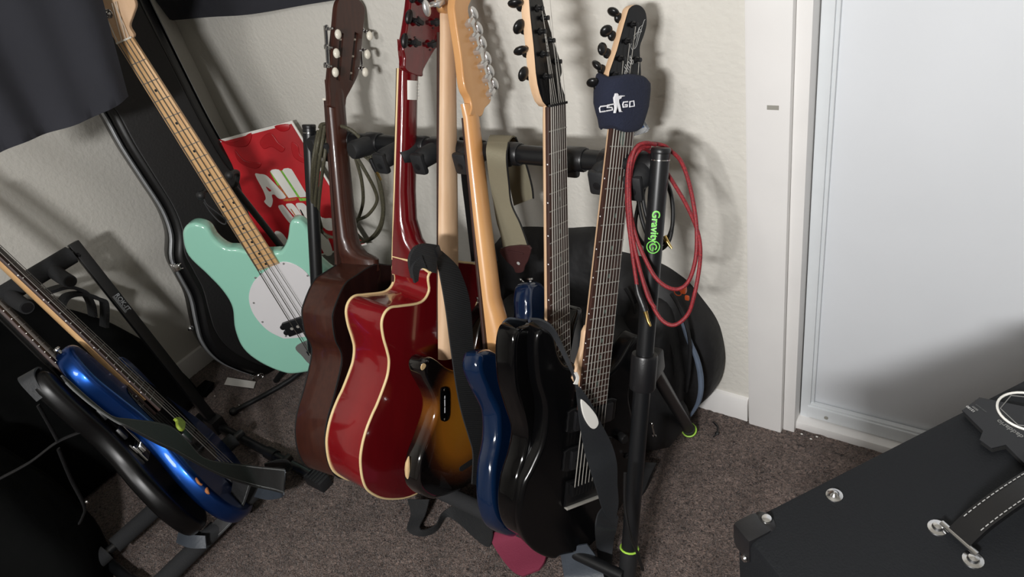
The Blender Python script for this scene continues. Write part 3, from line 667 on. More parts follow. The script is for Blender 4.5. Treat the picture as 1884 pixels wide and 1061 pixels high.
ho = [(-.022, .035), (-.030, .055), (-.05, .08), (-.055, .16), (-.03, .24), (.02, .26), (.055, .22), (.062, .12), (.066, .075), (.044, .055), (.026, .035)]
hd = g.add('headstock', slab(ho, -.018, -.002, .004, k=4), M_mapleamber)
for c_, b_ in (((-.028, .085, -.002), (-1, -.2, 0)), ((.032, .072, -.002), (-.3, 1, 0)), ((-.02, .13, -.002), (-1, 0, 0)), ((.0, .175, -.002), (-1, 0, 0)), ((*g.loc(836, 5, .004), -.002), (.5, -1, 0)), ((*g.loc(806, 6, .004), -.002), (-1, -.4, 0))): tuner_back(g, c_, b_, M_nickel, hd, 1.5)

# dark blue guitar, amber maple neck, six chrome tuners
MBL = guitarM((-.848, .957, .861), (-.159, .405, .9), (1, .1, 0))
g = Thing('electric_guitar', MBL, 'dark blue guitar seen from behind, amber maple neck and six chrome tuners', 'guitar')
bo = g.locs([(858, 682), (859, 655), (866, 645), (883, 641.6), (899.5, 651), (908, 666), (916, 682)], -.0)
bo += [(.012, -.505), (.04, -.475), (.052, -.44)] + g.locs([(966, 585), (966, 550), (970, 526), (981, 518), (994, 521), (1001, 540)], .02) + [(.158, -.425), (.128, -.485), (.118, -.545), (.14, -.60), (.165, -.67), (.165, -.74), (.13, -.80), (.06, -.835), (0, -.842)]
bo += g.locs([(924, 981), (899.5, 973), (885, 957), (876.6, 927.5), (874.6, 890), (877, 849), (885, 807), (885, 765), (879, 745), (864, 716)], -.01)
g.add('body', slab(bo, -.014, .030, .013, k=5), M_bluedark)
g.add('strap_button', lathe([(.003, -.004), (.003, .006), (.007, .009), (.006, .012)], (*g.loc(982, 521, .02), .012), (0, 1, 0), 14), M_chrome)
g.add('neck', loft([(.025, .026, -.016, .014, -.002), (.0, .0215, -.016, .017, -.002), (-.2, .0245, -.016, .019, .001), (-.36, .0265, -.016, .021, .006), (-.39, .027, -.016, .028, .007), (-.42, .0275, -.016, .034, .008), (-.48, .0285, -.016, .036, .009)], 1), M_mapleamber)
fbq = g.add('fretboard', trapez(0, .0215, -.47, .0285, -.022, -.0162), M_rose)
g.add('skunk_stripe', box((.006, -.13, .0), (.0035, .22, .0008), 0), M_rose)
ho = g.locs([(838, 34), (848, 100), (855, 158), (865, 181), (868, 198), (866, 212), (886, 214), (893, 199), (904, 184), (898, 150), (886, 105), (873, 60), (862, 20), (868, -4), (860, -30), (845, -30), (836, 5)], .0)
hd = g.add('headstock', slab(ho, -.017, .0, .0025, k=4, seg=3), M_mapleamber)
for (x, y, bx, by) in ((864, 42, 874, 23), (872, 68, 883, 51), (879, 93, 890, 77), (887, 119, 899, 106), (895, 144, 904, 129), (902, 170, 912, 153)):
    c_ = V((*g.loc(x, y, .006), .0)); b_ = V((*g.loc(bx, by, .006), .0)); tuner_back(g, c_, b_ - c_, M_nickel, hd, 1.35, blen=(b_ - c_).length / 1.35)

# ------------------------------------------------------------------ the rack on the right
rk = Thing('guitar_rack', (-.9, .8, 0), 'long black guitar rack with lime foot rings by the back wall', 'guitar rack')
PR = lambda t, x=-.46: V((x, .94 - .335 * t, .83 - .83 * t))
B0, B1 = V((-1.37, .965, .775)), V((-.475, .945, .795))
for x, nm in ((-.46, 'r'), (-1.385, 'l')):
    dz = V((0, 0, 0)) if nm == 'r' else V((0, .02, -.02))
    po = rk.add('pole', rod(PR(.006, x) + dz, PR(.99, x), .0158, 24), M_tube, world=True)
    rk.add('pole_cap', lathe([(.0158, 0), (.0164, .002), (.0164, .007), (.015, .009)], PR(.006, x) + dz, (PR(-1, x) - PR(0, x)), 24), M_blkplastic, po, world=True)
    rk.add('cap_ring', lathe([(.0164, 0), (.0164, .0015)], PR(.018, x) + dz, (PR(-1, x) - PR(0, x)), 24), M_chrome, po, world=True)
    dn = (PR(1, x) - PR(0, x)).normalized()
    rk.add('foot_ring', tube([PR(.865, x) + dn.orthogonal().normalized() * 0 + (Matrix.Rotation(a * PI / 8, 3, dn) @ (dn.orthogonal().normalized() * .0172)) for a in range(16)], .0021, 8, closed=True, k=1), M_lime, po, world=True)
    rk.add('foot_cap', lathe([(.0175, 0), (.0175, .105), (.014, .11)], PR(.868, x), dn, 24), M_rubber, po, world=True)
    bk = PR(.44 if nm == 'r' else .62, x)
    rk.add('hinge_bracket', merge(lathe([(.0225, -.034), (.024, -.03), (.024, .03), (.0225, .034)], bk, dn, 24), box(bk + V((0, .034, -.014)), (.030, .05, .05), .006)), M_blkplastic, world=True)
    le = V((x - .045, 1.055, .014)); ls = bk + V((0, .035, -.02)); ld = (le - ls).normalized()
    lg = rk.add('rear_leg', rod(ls, le, .0135, 20), M_tube, world=True)
    rk.add('foot_cap', lathe([(.0150, -.03), (.0155, 0), (.0155, .004), (.010, .006)], le, ld, 20), M_rubber, lg, world=True)
    rk.add('foot_ring', tube([le - ld * .012 + (Matrix.Rotation(a * PI / 8, 3, ld) @ (ld.orthogonal().normalized() * .0165)) for a in range(16)], .0022, 8, closed=True, k=1), M_lime, lg, world=True)
rk.add('top_bar', rod(B0 + V((0, 0, .003)), B1 + V((0, 0, .003)), .0185, 20), M_tube, world=True)
rk.add('bottom_bar', rod((-1.385, .612, .070), (-.46, .612, .070), .012, 18), M_tube, world=True)
rk.add('foam_sleeve', rod((-1.33, .612, .070), (-.62, .612, .070), .019, 20), M_foam, world=True)
def arm(tx, ty, tz, kind):
    'rubber covered yoke arm reaching forward from the bar'
    t_ = (tx - B0.x) / (B1.x - B0.x); bx = B0 + (B1 - B0) * t_; e = V((tx, ty, tz))
    bx = V((tx + .012, bx.y, bx.z)); d_ = (e - bx).normalized()
    cl = rk.add('arm_clamp', lathe([(.0205, -.022), (.0225, -.019), (.0225, .019), (.0205, .022)], bx + V((0, 0, .003)), (B1 - B0), 20), M_blkplastic, world=True)
    Mx = frameM((0, 0, 0), V((0, 0, 1)).cross(d_), V((0, 0, 1))).to_3x3()
    a = rk.add('yoke_arm', tube([bx, bx + d_ * .02, e - d_ * .012, e], [.018, .0215, .0215, .0185], 16, k=3), M_rubber, world=True)
    if kind: rk.add('arm_flap', box(e + V((.002, -.004, -.006)), (.034, .014, .046), .0065), M_rubber, a, world=True); rk.add('flap_screw', lathe([(.0075, 0), (.0075, .0015), (.004, .002)], e + V((.002, -.0095, -.010)), (0, -1, 0), 14), M_blkplastic, a, world=True)
    return a
for tx, ty, tz, k_ in ((-1.337, .91, .785, 0), (-1.277, .905, .785, 1), (-1.183, .90, .79, 0), (-1.077, .885, .785, 1), (-1.038, .90, .785, 0), (-.981, .90, .785, 1), (-.883, .92, .785, 1), (-.79, .94, .79, 0), (-.6445, .945, .79, 1), (-.568, .91, .783, 1), (-.498, .905, .783, 1)): arm(tx, ty, tz, k_)
# green lettering and round mark on the pole
dn = (PR(1) - PR(0)).normalized()
def pole_text(s, t0, size):
    p = PR(t0); toc = (V((0, 0, CAMH)) - p); toc = (toc - dn * toc.dot(dn)).normalized()
    g_ = text(s, size, .0002, align='CENTER', off=.0004)
    Mt = frameM(p, dn, toc.cross(dn)); out = []
    rad = .0162
    for v in g_[0]: out.append(Mt @ V((v.x, rad * math.sin(v.y / rad), rad * math.cos(v.y / rad) + v.z - 0)))
    return out, g_[1]
rk.add('pole_lettering', pole_text('Gravity', .139, .0185), M_green, world=True)
p = PR(.178); toc = (V((0, 0, CAMH)) - p); toc = (toc - dn * toc.dot(dn)).normalized(); Mt = frameM(p, dn, toc.cross(dn))
ring = lambda r_, a0, a1, w_: tube([V((r_ * math.cos(a), r_ * math.sin(a), math.sqrt(max(0, .0163 ** 2 - (r_ * math.sin(a)) ** 2)))) for a in [a0 + (a1 - a0) * i / 24 for i in range(25)]], w_, 6, k=1)
rk.add('pole_mark', xform(merge(ring(.0105, 0, 2 * PI, .0010), ring(.0055, .6, 5.4, .0013), tube([(0, 0, .0163), (.007, .0, .0163), (.004, -.005, .0158)], .0012, 6, k=1)), Mt), M_green, world=True)

# ------------------------------------------------------------------ straps, cables, bag around the rack
def strap(name, pairs, m, label, cat, th=.0035, k=5, parts=()):
    single(name, ribbon(pairs, th, k), m, label, cat)
def P2(lst): return [(at(a, b, ax, v), at(c, d_, ax, v)) for a, b, c, d_, ax, v in lst]
# webbing strap over the red guitar
M_ = V((0, 0, 0))
ws = P2([(786, 452, 812, 462, 'x', -.88), (800, 474, 838, 486, 'x', -.865), (806, 490, 849, 506, 'x', -.86), (819, 562, 864, 556, 'x', -.845), (829, 638, 871, 640, 'x', -.835), (840, 715, 880, 708, 'x', -.825), (850, 762, 890, 766, 'x', -.82), (862, 802, 902, 806, 'x', -.815), (870, 835, 908, 840, 'x', -.81), (868, 890, 905, 900, 'x', -.80)])
wt = Thing('guitar_strap', (-.86, .7, .0), 'black ribbed webbing strap hanging from the red guitar to the floor', 'strap')
wt.add('webbing', ribbon(ws, .003), M_webbing, world=True)
fl_ = [(at(750, 918, 'z', .05), at(790, 918, 'z', .07)), (at(756, 945, 'z', .03), at(783, 945, 'z', .04)), (at(750, 975, 'z', .012), at(772, 968, 'z', .03)), (at(776, 986, 'z', .006), at(780, 975, 'z', .026)), (at(803, 976, 'z', .006), at(802, 965, 'z', .026)), (at(822, 950, 'z', .010), at(813, 944, 'z', .028)), (at(848, 966, 'z', .012), at(836, 930, 'z', .03)), (at(868, 985, 'z', .010), at(868, 930, 'z', .03)), (at(898, 1006, 'z', .008), at(890, 930, 'z', .06)), (at(906, 985, 'z', .03), at(905, 905, 'z', .12))]
wt.add('webbing_tail', ribbon(fl_, .003), M_webbing, world=True)
wt.add('knot', merge(ribbon(P2([(758, 512, 765, 508, 'x', -.862), (752, 480, 768, 492, 'x', -.855), (762, 456, 780, 492, 'x', -.85), (782, 448, 795, 500, 'x', -.848), (803, 450, 800, 502, 'x', -.85)]), .008), ribbon(P2([(762, 520, 768, 516, 'x', -.855), (758, 490, 772, 494, 'x', -.85), (775, 470, 784, 494, 'x', -.845)]), .005)), M_webbing, world=True)
wt.add('slide_buckle', box(at(805, 462, 'x', -.846), (.006, .014, .022), .002), M_blkplastic, world=True)

os_ = Thing('guitar_strap', (-.76, .93, .45), 'olive cotton strap with a brown leather end looped over the rack bar', 'strap')
YB = .915
fr_ = P2([(897, 262, 935, 262, 'y', YB + .035), (895, 280, 932, 290, 'y', YB), (901, 330, 936, 335, 'y', YB + .01), (908, 370, 941, 375, 'y', YB + .015), (914, 406, 956, 408, 'y', YB + .015), (921, 430, 965, 432, 'y', YB + .015), (926, 455, 971, 450, 'y', YB + .015)])
os_.add('cotton_band', ribbon(fr_, .003), M_olivestrap, world=True)
bk_ = P2([(897, 262, 935, 262, 'y', YB + .035), (905, 250, 948, 252, 'y', 1.0), (925, 290, 966, 296, 'y', 1.01), (938, 340, 978, 340, 'y', 1.01), (946, 378, 981, 364, 'y', 1.01)])
os_.add('cotton_band', ribbon(bk_, .003), M_olivestrap, world=True)
os_.add('black_edge', tube([p[1] + V((.001, -.001, 0)) for p in fr_], .0018, 6), M_black, world=True); os_.add('black_edge', tube([p[1] + V((.001, -.001, 0)) for p in bk_[1:]], .0022, 6), M_black, world=True)
lo_ = [at(x, y, 'y', YB + .012) for x, y in ((922, 456), (974, 451), (974, 474), (967, 488), (963, 499), (950, 500), (945, 490), (930, 476))]
Mt = frameM(lo_[0], lo_[1] - lo_[0], lo_[0] - lo_[6]); q = [Mt.inverted() @ p for p in lo_]
le = os_.add('leather_end', xform(slab([(p.x, p.y) for p in q], -.002, .003, .0012, k=3, seg=2), Mt), M_brownleather, world=True)
os_.add('stitched_band', box((at(948, 464, 'y', YB + .008)), (.042, .002, .004), .001), M_brownleather, le, world=True)
os_.add('button_hole', lathe([(.004, 0), (.004, .001)], at(954, 484, 'y', YB + .0075), (0, -1, 0), 12), M_silverink, le, world=True)
single('guitar_strap', ribbon(P2([(846, 252, 872, 252, 'y', .985), (849, 320, 885, 310, 'y', .99), (856, 380, 893, 380, 'y', .99), (862, 430, 905, 430, 'y', .99), (868, 480, 915, 480, 'y', .99)]), .004), M_leather, 'plain black strap hanging straight down behind the amber maple neck', 'strap')

# strap of the eight-string guitar nearest the pole
sp_ = Thing('guitar_strap', (-.50, .6, .02), 'dark grey strap with a torn white patch trailing to the floor', 'strap')
def I(x, y, z): # point off guitar 12 face
    q = g12.loc(x, y, z); return g12.M @ V((q[0], q[1], z))
sp_.add('narrow_end', ribbon([(I(975, 586, .0), I(982, 590, -.03)), (I(995, 588, .006), I(996, 600, -.015)), (I(1015, 600, .014), I(1012, 610, .0)), (I(1030, 625, .018), I(1026, 634, .010)), (I(1045, 655, .02), I(1040, 663, .015)), (I(1057, 685, .02), I(1054, 694, .018)), (I(1066, 715, .022), I(1060, 720, .02))], .0035), M_leather, world=True)
zz = .024
sp_.add('wide_band', ribbon([(I(1060, 716, zz), I(1067, 712, zz)), (I(1063, 745, zz), I(1085, 738, zz)), (I(1067, 780, zz), I(1102, 772, zz)), (I(1076, 830, zz), I(1124, 815, zz)), (I(1088, 870, zz + .01), I(1134, 852, zz + .01)), (I(1099, 905, zz + .012), I(1135, 890, zz + .012)), (I(1108, 935, zz + .012), I(1137, 925, zz + .012)), (I(1122, 958, zz + .012), I(1132, 952, zz + .012))], .003), M_leather, world=True)
sp_.add('folded_tail', ribbon([(I(1116, 925, .03), I(1137, 950, .034)), (I(1100, 945, .034), I(1134, 968, .038)), (I(1095, 975, .04), I(1133, 975, .042)), (at(1098, 1010, 'z', .05), at(1128, 1000, 'z', .06)), (at(1103, 1045, 'z', .012), at(1128, 1048, 'z', .012)), (at(1112, 1075, 'z', .008), at(1150, 1075, 'z', .008))], .003), M_leather, world=True)
tp = [(1068, 735), (1075, 738), (1088, 752), (1097, 765), (1100, 778), (1094, 787), (1086, 786), (1076, 772), (1070, 755)]
q = g12.locs(tp, zz + .002)
sp_.add('torn_patch', xform(slab(q, zz + .001, zz + .0045, .001, k=3, seg=2), g12.M), M_paper, world=True)
sp_.add('torn_patch', ribbon([(I(1056, 686, .024), I(1061, 684, .024)), (I(1060, 696, .024), I(1065, 694, .024)), (I(1055, 706, .024), I(1062, 707, .024))], .002), M_paper, world=True)
# leather end on the horn of the black lacquered guitar
def J(x, y, z):
    q = g11.loc(x, y, z); return g11.M @ V((q[0], q[1], z))
lh = single('guitar_strap', ribbon([(J(920, 628, -.066), J(950, 650, -.066)), (J(922, 600, -.066), J(975, 625, -.066)), (J(934, 586, -.05), J(972, 592, -.05)), (J(948, 586, -.02), J(968, 590, -.02))], .003), M_leathergrey, 'grey leather strap end buttoned over the horn of the black guitar', 'strap')
single('cloth_strap', ribbon([(at(903, 978, 'z', .02), at(960, 975, 'z', .05)), (at(907, 1000, 'z', .012), at(975, 985, 'z', .03)), (at(925, 1030, 'z', .010), at(1004, 1005, 'z', .022)), (at(945, 1052, 'z', .010), at(1003, 1030, 'z', .02)), (at(962, 1060, 'z', .008), at(992, 1048, 'z', .018))], .006), M_maroon, 'maroon cloth strap folded on the carpet under the blue guitar', 'strap')
single('guitar_strap', ribbon([(at(1030, 1008, 'z', .09), at(1080, 1000, 'z', .10)), (at(1034, 1035, 'z', .06), at(1098, 1025, 'z', .07)), (at(1038, 1062, 'z', .03), at(1110, 1055, 'z', .04)), (at(1040, 1100, 'z', .01), at(1118, 1095, 'z', .01))], .004), M_leathergrey, 'shiny blue-grey leather strap at the bottom edge below the black guitar', 'strap')

# wristband round the nut
wb = Thing('wristband', M12, 'navy towelling wristband with white embroidery on the guitar headstock', 'wristband')
secs = [(.074, .045, .026, -.004), (.070, .049, .030, -.004), (.060, .0505, .031, -.004), (.045, .051, .031, -.004), (.03, .050, .031, -.003), (.018, .046, .030, -.001), (.006, .041, .029, .001), (-.006, .038, .027, .002), (-.010, .034, .024, .002)]
vs, fs = [], []; n_ = 28
for (y, a, b, xc) in secs:
    for j in range(n_):
        an = 2 * PI * j / n_; c_, s_ = math.cos(an), math.sin(an)
        vs.append(V((xc + a * math.copysign(abs(c_) ** .6, c_), y + .004 * math.sin(3 * an + y * 40), -.008 + b * math.copysign(abs(s_) ** .75, s_))))
for i in range(len(secs) - 1):
    for j in range(n_): a = i * n_ + j; b = i * n_ + (j + 1) % n_; fs.append((a, b, b + n_, a + n_))
fs += [tuple(range(n_)), tuple(len(vs) - n_ + j for j in range(n_))]
wb.add('towelling_band', (vs, fs), M_navy, smooth=60)
def stroke(t, pts, z, r, m, name, par=None, closed=False):
    'flat embroidered line of width 2r'
    P = [V((*t.loc(x, y, z), z)) for x, y in pts]; t.add(name, tube(P, r, 6, closed=closed, k=1), m, par)
zt = .0232
stroke(wb, [(1121, 194), (1105, 196), (1103, 199), (1104, 206), (1114, 204.5)], zt, .0012, M_thread, 'embroidered_letter')
stroke(wb, [(1129, 191.5), (1118, 193.5), (1117, 197.5), (1126, 197.5), (1127, 202), (1116, 204)], zt, .0012, M_thread, 'embroidered_letter')
stroke(wb, [(1155, 187), (1147, 188), (1146, 192), (1146.5, 197), (1154, 196), (1154, 192.5), (1150, 193)], zt, .0012, M_thread, 'embroidered_letter')
stroke(wb, [(1159, 187), (1166, 185.5), (1167, 195), (1158.5, 196.5)], zt, .0012, M_thread, 'embroidered_letter', None, True)
fig = [(1132, 176), (1133, 172), (1136, 171.5), (1138, 174), (1137.5, 176.5), (1143, 175.5), (1150, 175.8), (1149, 177), (1144, 178), (1143, 181), (1139, 183), (1139, 188), (1141, 194), (1143, 204), (1146, 205.5), (1141, 206), (1139, 199), (1136, 192), (1135, 200), (1133, 208), (1130.5, 208), (1132, 198), (1131, 188), (1130, 180)]
wb.add('embroidered_figure', slab(wb.locs(fig, zt), zt - .003, zt + .0006, .0003, smooth=False, seg=1), M_thread)

# small clear box hanging behind the headstock
q = [(1163, 222), (1178, 214), (1193, 236), (1188, 243), (1164, 250)]
pb = Thing('pick_box', M12, 'small clear plastic box with a blue tag behind the wristband', 'plastic box')
ql = pb.locs(q, -.035); pb.add('clear_shell', slab(ql, -.045, -.030, .002, k=2, smooth=False, seg=2), M_clear)
ql = pb.locs([(1164, 222), (1172, 217), (1181, 233), (1165, 240)], -.036); pb.add('blue_insert', slab(ql, -.0305, -.0285, .001, smooth=False, seg=1), M_pickblue)

# cables
def cableP(pts, off=.0, base=None):
    'leaning plane just in front of the rack pole'
    return [onp(x, y, V((-.46, .94 - .022 + o, .83)), V((0, 1, -.4))) for x, y, o in pts]
rc = Thing('instrument_cable', (-.45, .85, .30), 'coiled red braided cable with a gold plug hung on the rack pole', 'cable')
loops = [
 [(1234, 277, .05), (1222, 268, .055), (1200, 264, .03), (1178, 268, 0), (1160, 288, -.01), (1154, 330, -.01), (1154, 380, -.01), (1159, 430, -.01), (1172, 480, -.01), (1188, 528, -.012), (1205, 570, -.015), (1222, 592, -.015), (1243, 597, -.01), (1266, 577, 0), (1278, 540, .0), (1287, 490, .01), (1288, 450, .01), (1280, 415, .02), (1262, 375, .03), (1240, 338, .04), (1230, 322, .05), (1218, 305, .055)],
 [(1218, 305, .055), (1200, 282, .04), (1180, 274, 0), (1164, 300, -.012), (1158, 350, -.012), (1162, 400, -.012), (1172, 440, -.012), (1188, 478, -.014), (1206, 510, -.016), (1228, 528, -.01), (1250, 531, 0), (1268, 515, .005), (1280, 475, .01), (1282, 425, .015), (1276, 375, .02), (1266, 330, .03), (1252, 295, .04), (1234, 277, .05)],
 [(1196, 270, .02), (1174, 272, -.005), (1157, 300, -.02), (1155, 360, -.02), (1158, 420, -.02), (1164, 470, -.02), (1172, 525, -.022)],
 [(1206, 266, .03), (1186, 263, .0), (1168, 275, -.015), (1158, 320, -.018), (1159, 380, -.018), (1163, 430, -.018), (1176, 490, -.02), (1192, 545, -.022), (1205, 566, -.02)]]
for L_ in loops: rc.add('braided_lead', tube(cableP(L_), .0034, 10, k=6), M_redcable, world=True)
pe = cableP([(1171, 522, -.022), (1175, 540, -.022), (1183, 560, -.024), (1187, 572, -.024), (1192, 590, -.024), (1197, 600, -.024)])
pl1 = rc.add('plug_sleeve', tube([pe[0], pe[1], pe[2], pe[3]], [.0035, .0062, .0066, .006], 12, k=1), M_blkplastic, world=True)
rc.add('plug_tip', tube([pe[3], pe[4], pe[4] + (pe[5] - pe[4]) * .3, pe[5]], [.0042, .0030, .0022, .0034, .002], 12, k=1), M_brass, pl1, world=True)
bc = Thing('instrument_cable', (-.46, .9, .40), 'black cable coil with a gold plug behind the rack pole', 'cable')
for L_ in ([(1190, 320, .06), (1174, 335, .04), (1176, 380, .04), (1186, 420, .04), (1200, 450, .06), (1216, 458, .07), (1232, 440, .08), (1238, 400, .08), (1235, 360, .08), (1226, 335, .08), (1210, 318, .08)],
           [(1192, 322, .05), (1183, 360, .05), (1190, 400, .05), (1204, 440, .06), (1222, 446, .08), (1236, 420, .08), (1238, 380, .08), (1230, 345, .08), (1214, 325, .08)],
           [(1184, 338, .05), (1170, 400, .04), (1172, 430, .045), (1190, 452, .06), (1215, 440, .08), (1226, 440, .08)]):
    bc.add('lead', tube(cableP(L_), .0036, 10, k=6), M_blkcable, world=True)
pe = cableP([(1222, 434, .07), (1227, 444, .07), (1231, 450, .07), (1236, 457, .07)])
bc.add('plug_tip', tube(pe, [.0045, .004, .003, .002], 12, k=1), M_brass, world=True)
oc = Thing('instrument_cable', (-1.33, .92, .50), 'coiled olive braided cable with a gold plug on the left rack pole', 'cable')
oP = lambda L_: [at(x, y, 'y', .885 + o) for x, y, o in L_]
for L_ in ([(588, 236, .05), (596, 228, .06), (640, 236, .06), (668, 262, .07), (690, 310, .07), (703, 370, .07), (702, 405, .07), (690, 430, .06), (672, 442, .06), (656, 430, .05)],
           [(592, 232, .04), (584, 270, 0), (578, 320, -.005), (574, 370, -.005), (580, 410, -.005), (600, 432, .0), (630, 440, .03), (668, 445, .06), (696, 428, .07), (706, 390, .07), (700, 340, .07), (684, 300, .07), (668, 285, .07)],
           [(598, 232, .04), (590, 280, 0), (584, 330, -.005), (580, 380, -.005), (586, 415, .0), (604, 438, .01)],
           [(603, 236, .05), (597, 290, .0), (590, 340, -.003), (586, 390, 0), (592, 420, .0)],
           [(586, 240, .04), (577, 290, -.004), (574, 340, -.008), (577, 400, -.004)],
           [(654, 290, .06), (665, 330, .06), (668, 370, .06), (660, 400, .06), (652, 412, .06)],
           [(652, 282, .06), (672, 315, .06), (690, 350, .07), (693, 372, .07), (676, 396, .06), (655, 405, .06)]):
    oc.add('braided_lead', tube(oP(L_), .0042, 8, k=6), M_olivecable, world=True)
pe = oP([(682, 292, .04), (688, 305, .04), (693, 315, .04), (697, 324, .04), (701, 331, .04)])
ps = oc.add('plug_sleeve', tube(pe[:3], [.005, .0062, .0055], 12, k=1), M_blkplastic, world=True); oc.add('plug_tip', tube(pe[2:], [.004, .003, .0025], 12, k=1), M_brass, ps, world=True)

# the soft black backpack against the wall
def lumpy(g_, amp, sc, seed=0):
    out = []
    for v in g_[0]:
        v = V(v); out.append(v + V((noise.noise(v * sc + V((seed, 0, 0))), noise.noise(v * sc + V((0, seed + 9, 0))), noise.noise(v * sc + V((5, 0, seed))))) * amp)
    return out, g_[1]
def pillow(outline, z0, z1, r, rings=7, k=5):
    'soft bulging slab: extra inner rings on the front face'
    c = V((sum(p[0] for p in outline) / len(outline), sum(p[1] for p in outline) / len(outline)))
    p = [(q.x, q.y) for q in spline([(x, y, 0) for x, y in outline], k, True)]; n = len(p); vs, fs = [], []
    prof = [(1, z0), (1.0, z0 + (z1 - z0) * .15)] + [(math.cos(a), z0 + (z1 - z0) * (.15 + .85 * math.sin(a) ** .7)) for a in [PI / 2 * i / rings for i in range(1, rings + 1)]]
    for s_, z in prof:
        s_ = max(s_, .02); s2 = 1 - (1 - s_) * 1.0
        for x, y in p: vs.append(V((c.x + (x - c.x) * s2, c.y + (y - c.y) * s2, z)))
    for i in range(len(prof) - 1):
        for j in range(n): a = i * n + j; b = i * n + (j + 1) % n; fs.append((a, b, b + n, a + n))
    fs += [tuple(range(n))[::-1], tuple((len(prof) - 1) * n + j for j in range(n))]; return vs, fs
bp = Thing('backpack', frameM((-.62, 1.06, .02), (1, 0, 0), (0, .12, 1)), 'soft black backpack slumped against the wall behind the rack', 'backpack')
bo = [(-.46, 0), (-.48, .2), (-.45, .38), (-.36, .455), (-.25, .47), (-.12, .49)] + bp.locs([(1093, 466), (1142, 481), (1190, 500), (1225, 522), (1258, 548), (1290, 597), (1306, 640), (1314, 690), (1308, 732), (1288, 757), (1262, 770)], 0) + [(.06, -.005), (-.1, -.01), (-.3, -.01)]
bp.add('main_body', lumpy(pillow(bo, -.07, .045, .05), .008, 9), M_bagblk)
bp.add('front_pocket', lumpy(pillow([(-.02, .015), (-.05, .2), (-.03, .32), (.03, .37), (.085, .33), (.105, .22), (.105, .08), (.085, .015)], .0, .085, .03), .006, 12, 3), M_bagblk)
bp.add('lower_pocket', lumpy(pillow([(-.40, 0), (-.40, .24), (-.3, .31), (-.05, .32), (.045, .27), (.085, .15), (.082, .0)], .02, .215, .05), .010, 9, 5), M_bagblk)
pip = bp.locs([(1256, 590), (1262, 605), (1272, 630), (1283, 655), (1290, 685), (1291, 715), (1285, 740), (1272, 762)], .03)
bp.add('piping', tube([(x, y, .035) for x, y in pip], [.003, .006, .006, .007, .006, .003], 8, k=5), M_piping)
for pts, r_ in (([(1150, 530), (1165, 560), (1172, 600), (1172, 640)], .003), ([(1235, 540), (1252, 570), (1268, 620), (1268, 680), (1262, 720)], .004), ([(1215, 600), (1235, 640), (1240, 690), (1232, 730)], .003)):
    bp.add('seam', tube([(x, y, .05) for x, y in bp.locs(pts, .05)], r_, 8), M_bagblk)
bp.add('carry_loop', tube([(x, y, .06) for x, y in bp.locs([(1134, 640), (1145, 650), (1160, 652), (1175, 645)], .06)], .004, 8), M_webbing)
def zipper(t, x, y, x2, y2, z):
    a, b = V((*t.loc(x, y, z), z)), V((*t.loc(x2, y2, z), z)); m_ = (a + b) / 2
    zz_ = t.add('zipper_pull', merge(ell(a, (.005, .005, .003), 10, 6), rod(a, b, .0022, 8)), M_chrome); t.add('pull_ring', tube([b + V((.004 * math.cos(q), .004 * math.sin(q), .001)) for q in [i * PI / 4 for i in range(8)]], .0014, 6, closed=True, k=1), M_chrome, zz_)
zipper(bp, 1199, 780, 1204, 800, .205); zipper(bp, 958, 515, 968, 522, .05)
bp.add('white_cord', tube([(x, y, .07) for x, y in bp.locs([(1162, 668), (1158, 682), (1152, 700), (1147, 710)], .07)], .0014, 6), M_thread)
kc = [at(x, y, 'y', 1.07) for x, y in ((1247, 538), (1258, 533), (1264, 545), (1268, 553))]
single('key_tag', merge(box(kc[1], (.012, .012, .016), .004), box(kc[2] + V((0, 0, -.004)), (.010, .006, .012), .003), tube([kc[0] + V((.008 * math.cos(q), 0, .008 * math.sin(q))) for q in [i * PI / 5 for i in range(10)]], .0013, 6, closed=True, k=1)), M_orange, 'small orange plastic tag clipped to the top of the backpack', 'key tag')
sb_ = [at(x, y, 'y', v) for x, y, v in ((1200, 850, .86), (1190, 890, .83), (1172, 940, .78), (1150, 980, .74))]
single('bag_strap', ribbon([(at(1172, 850, 'y', .9), at(1208, 852, 'y', .92)), (at(1165, 890, 'y', .86), at(1196, 880, 'y', .88)), (at(1160, 930, 'y', .82), at(1178, 925, 'y', .83)), (at(1158, 960, 'y', .78), at(1166, 955, 'y', .79))], .012), M_bagblk, 'dark padded strap of the backpack lying behind the rack pole', 'strap')

# ------------------------------------------------------------------ left: hard case, poster, banners
MC = frameM((-1.86, .76, .0), (.78, .62, .0), (-.12, .06, .99))
MC = guitarM((-1.86, .76, 0.0), (-.12, .06, .99), (.97, -.25, .1))
hc = Thing('guitar_case', MC, 'black hardshell bass case leaning upright in the corner', 'instrument case')
seam = hc.locs([(163, 180), (190, 205), (225, 268), (265, 330), (300, 385), (316, 430), (317, 475), (334, 510), (352, 545), (362, 590), (372, 625), (395, 655), (430, 675), (480, 688)], 0)
rt = [(.06, -.008), (.13, .0), (.20, .03), (.245, .10), (.25, .18), (.235, .26), (.225, .33), (.24, .40), (.262, .47), (.262, .535), (.235, .60), (.21, .68), (.2, .8), (.198, .95), (.197, 1.1), (.195, 1.22), (.16, 1.27), (.02, 1.27), (-.03, 1.24), (-.045, 1.1)]
co = seam[::-1][1:] if False else None
out = seam + rt
inn = [(x * .93 + .01, y * .985 + .005) for x, y in out]
hc.add('lid', slab(out, .0, .030, .022, k=4, seg=5), M_case)
cx_ = .075
face = [((x - cx_) * .78 + cx_, .03 + y * .955) for x, y in out]
hc.add('lid_panel', slab(face, .028, .0325, .004, k=4, seg=2), M_caseface)
hc.add('base', slab([(x * 1.02 - (.006 if x < 0 else 0), y) for x, y in out], -.085, -.006, .018, k=4, seg=5, r0=.02), M_case)
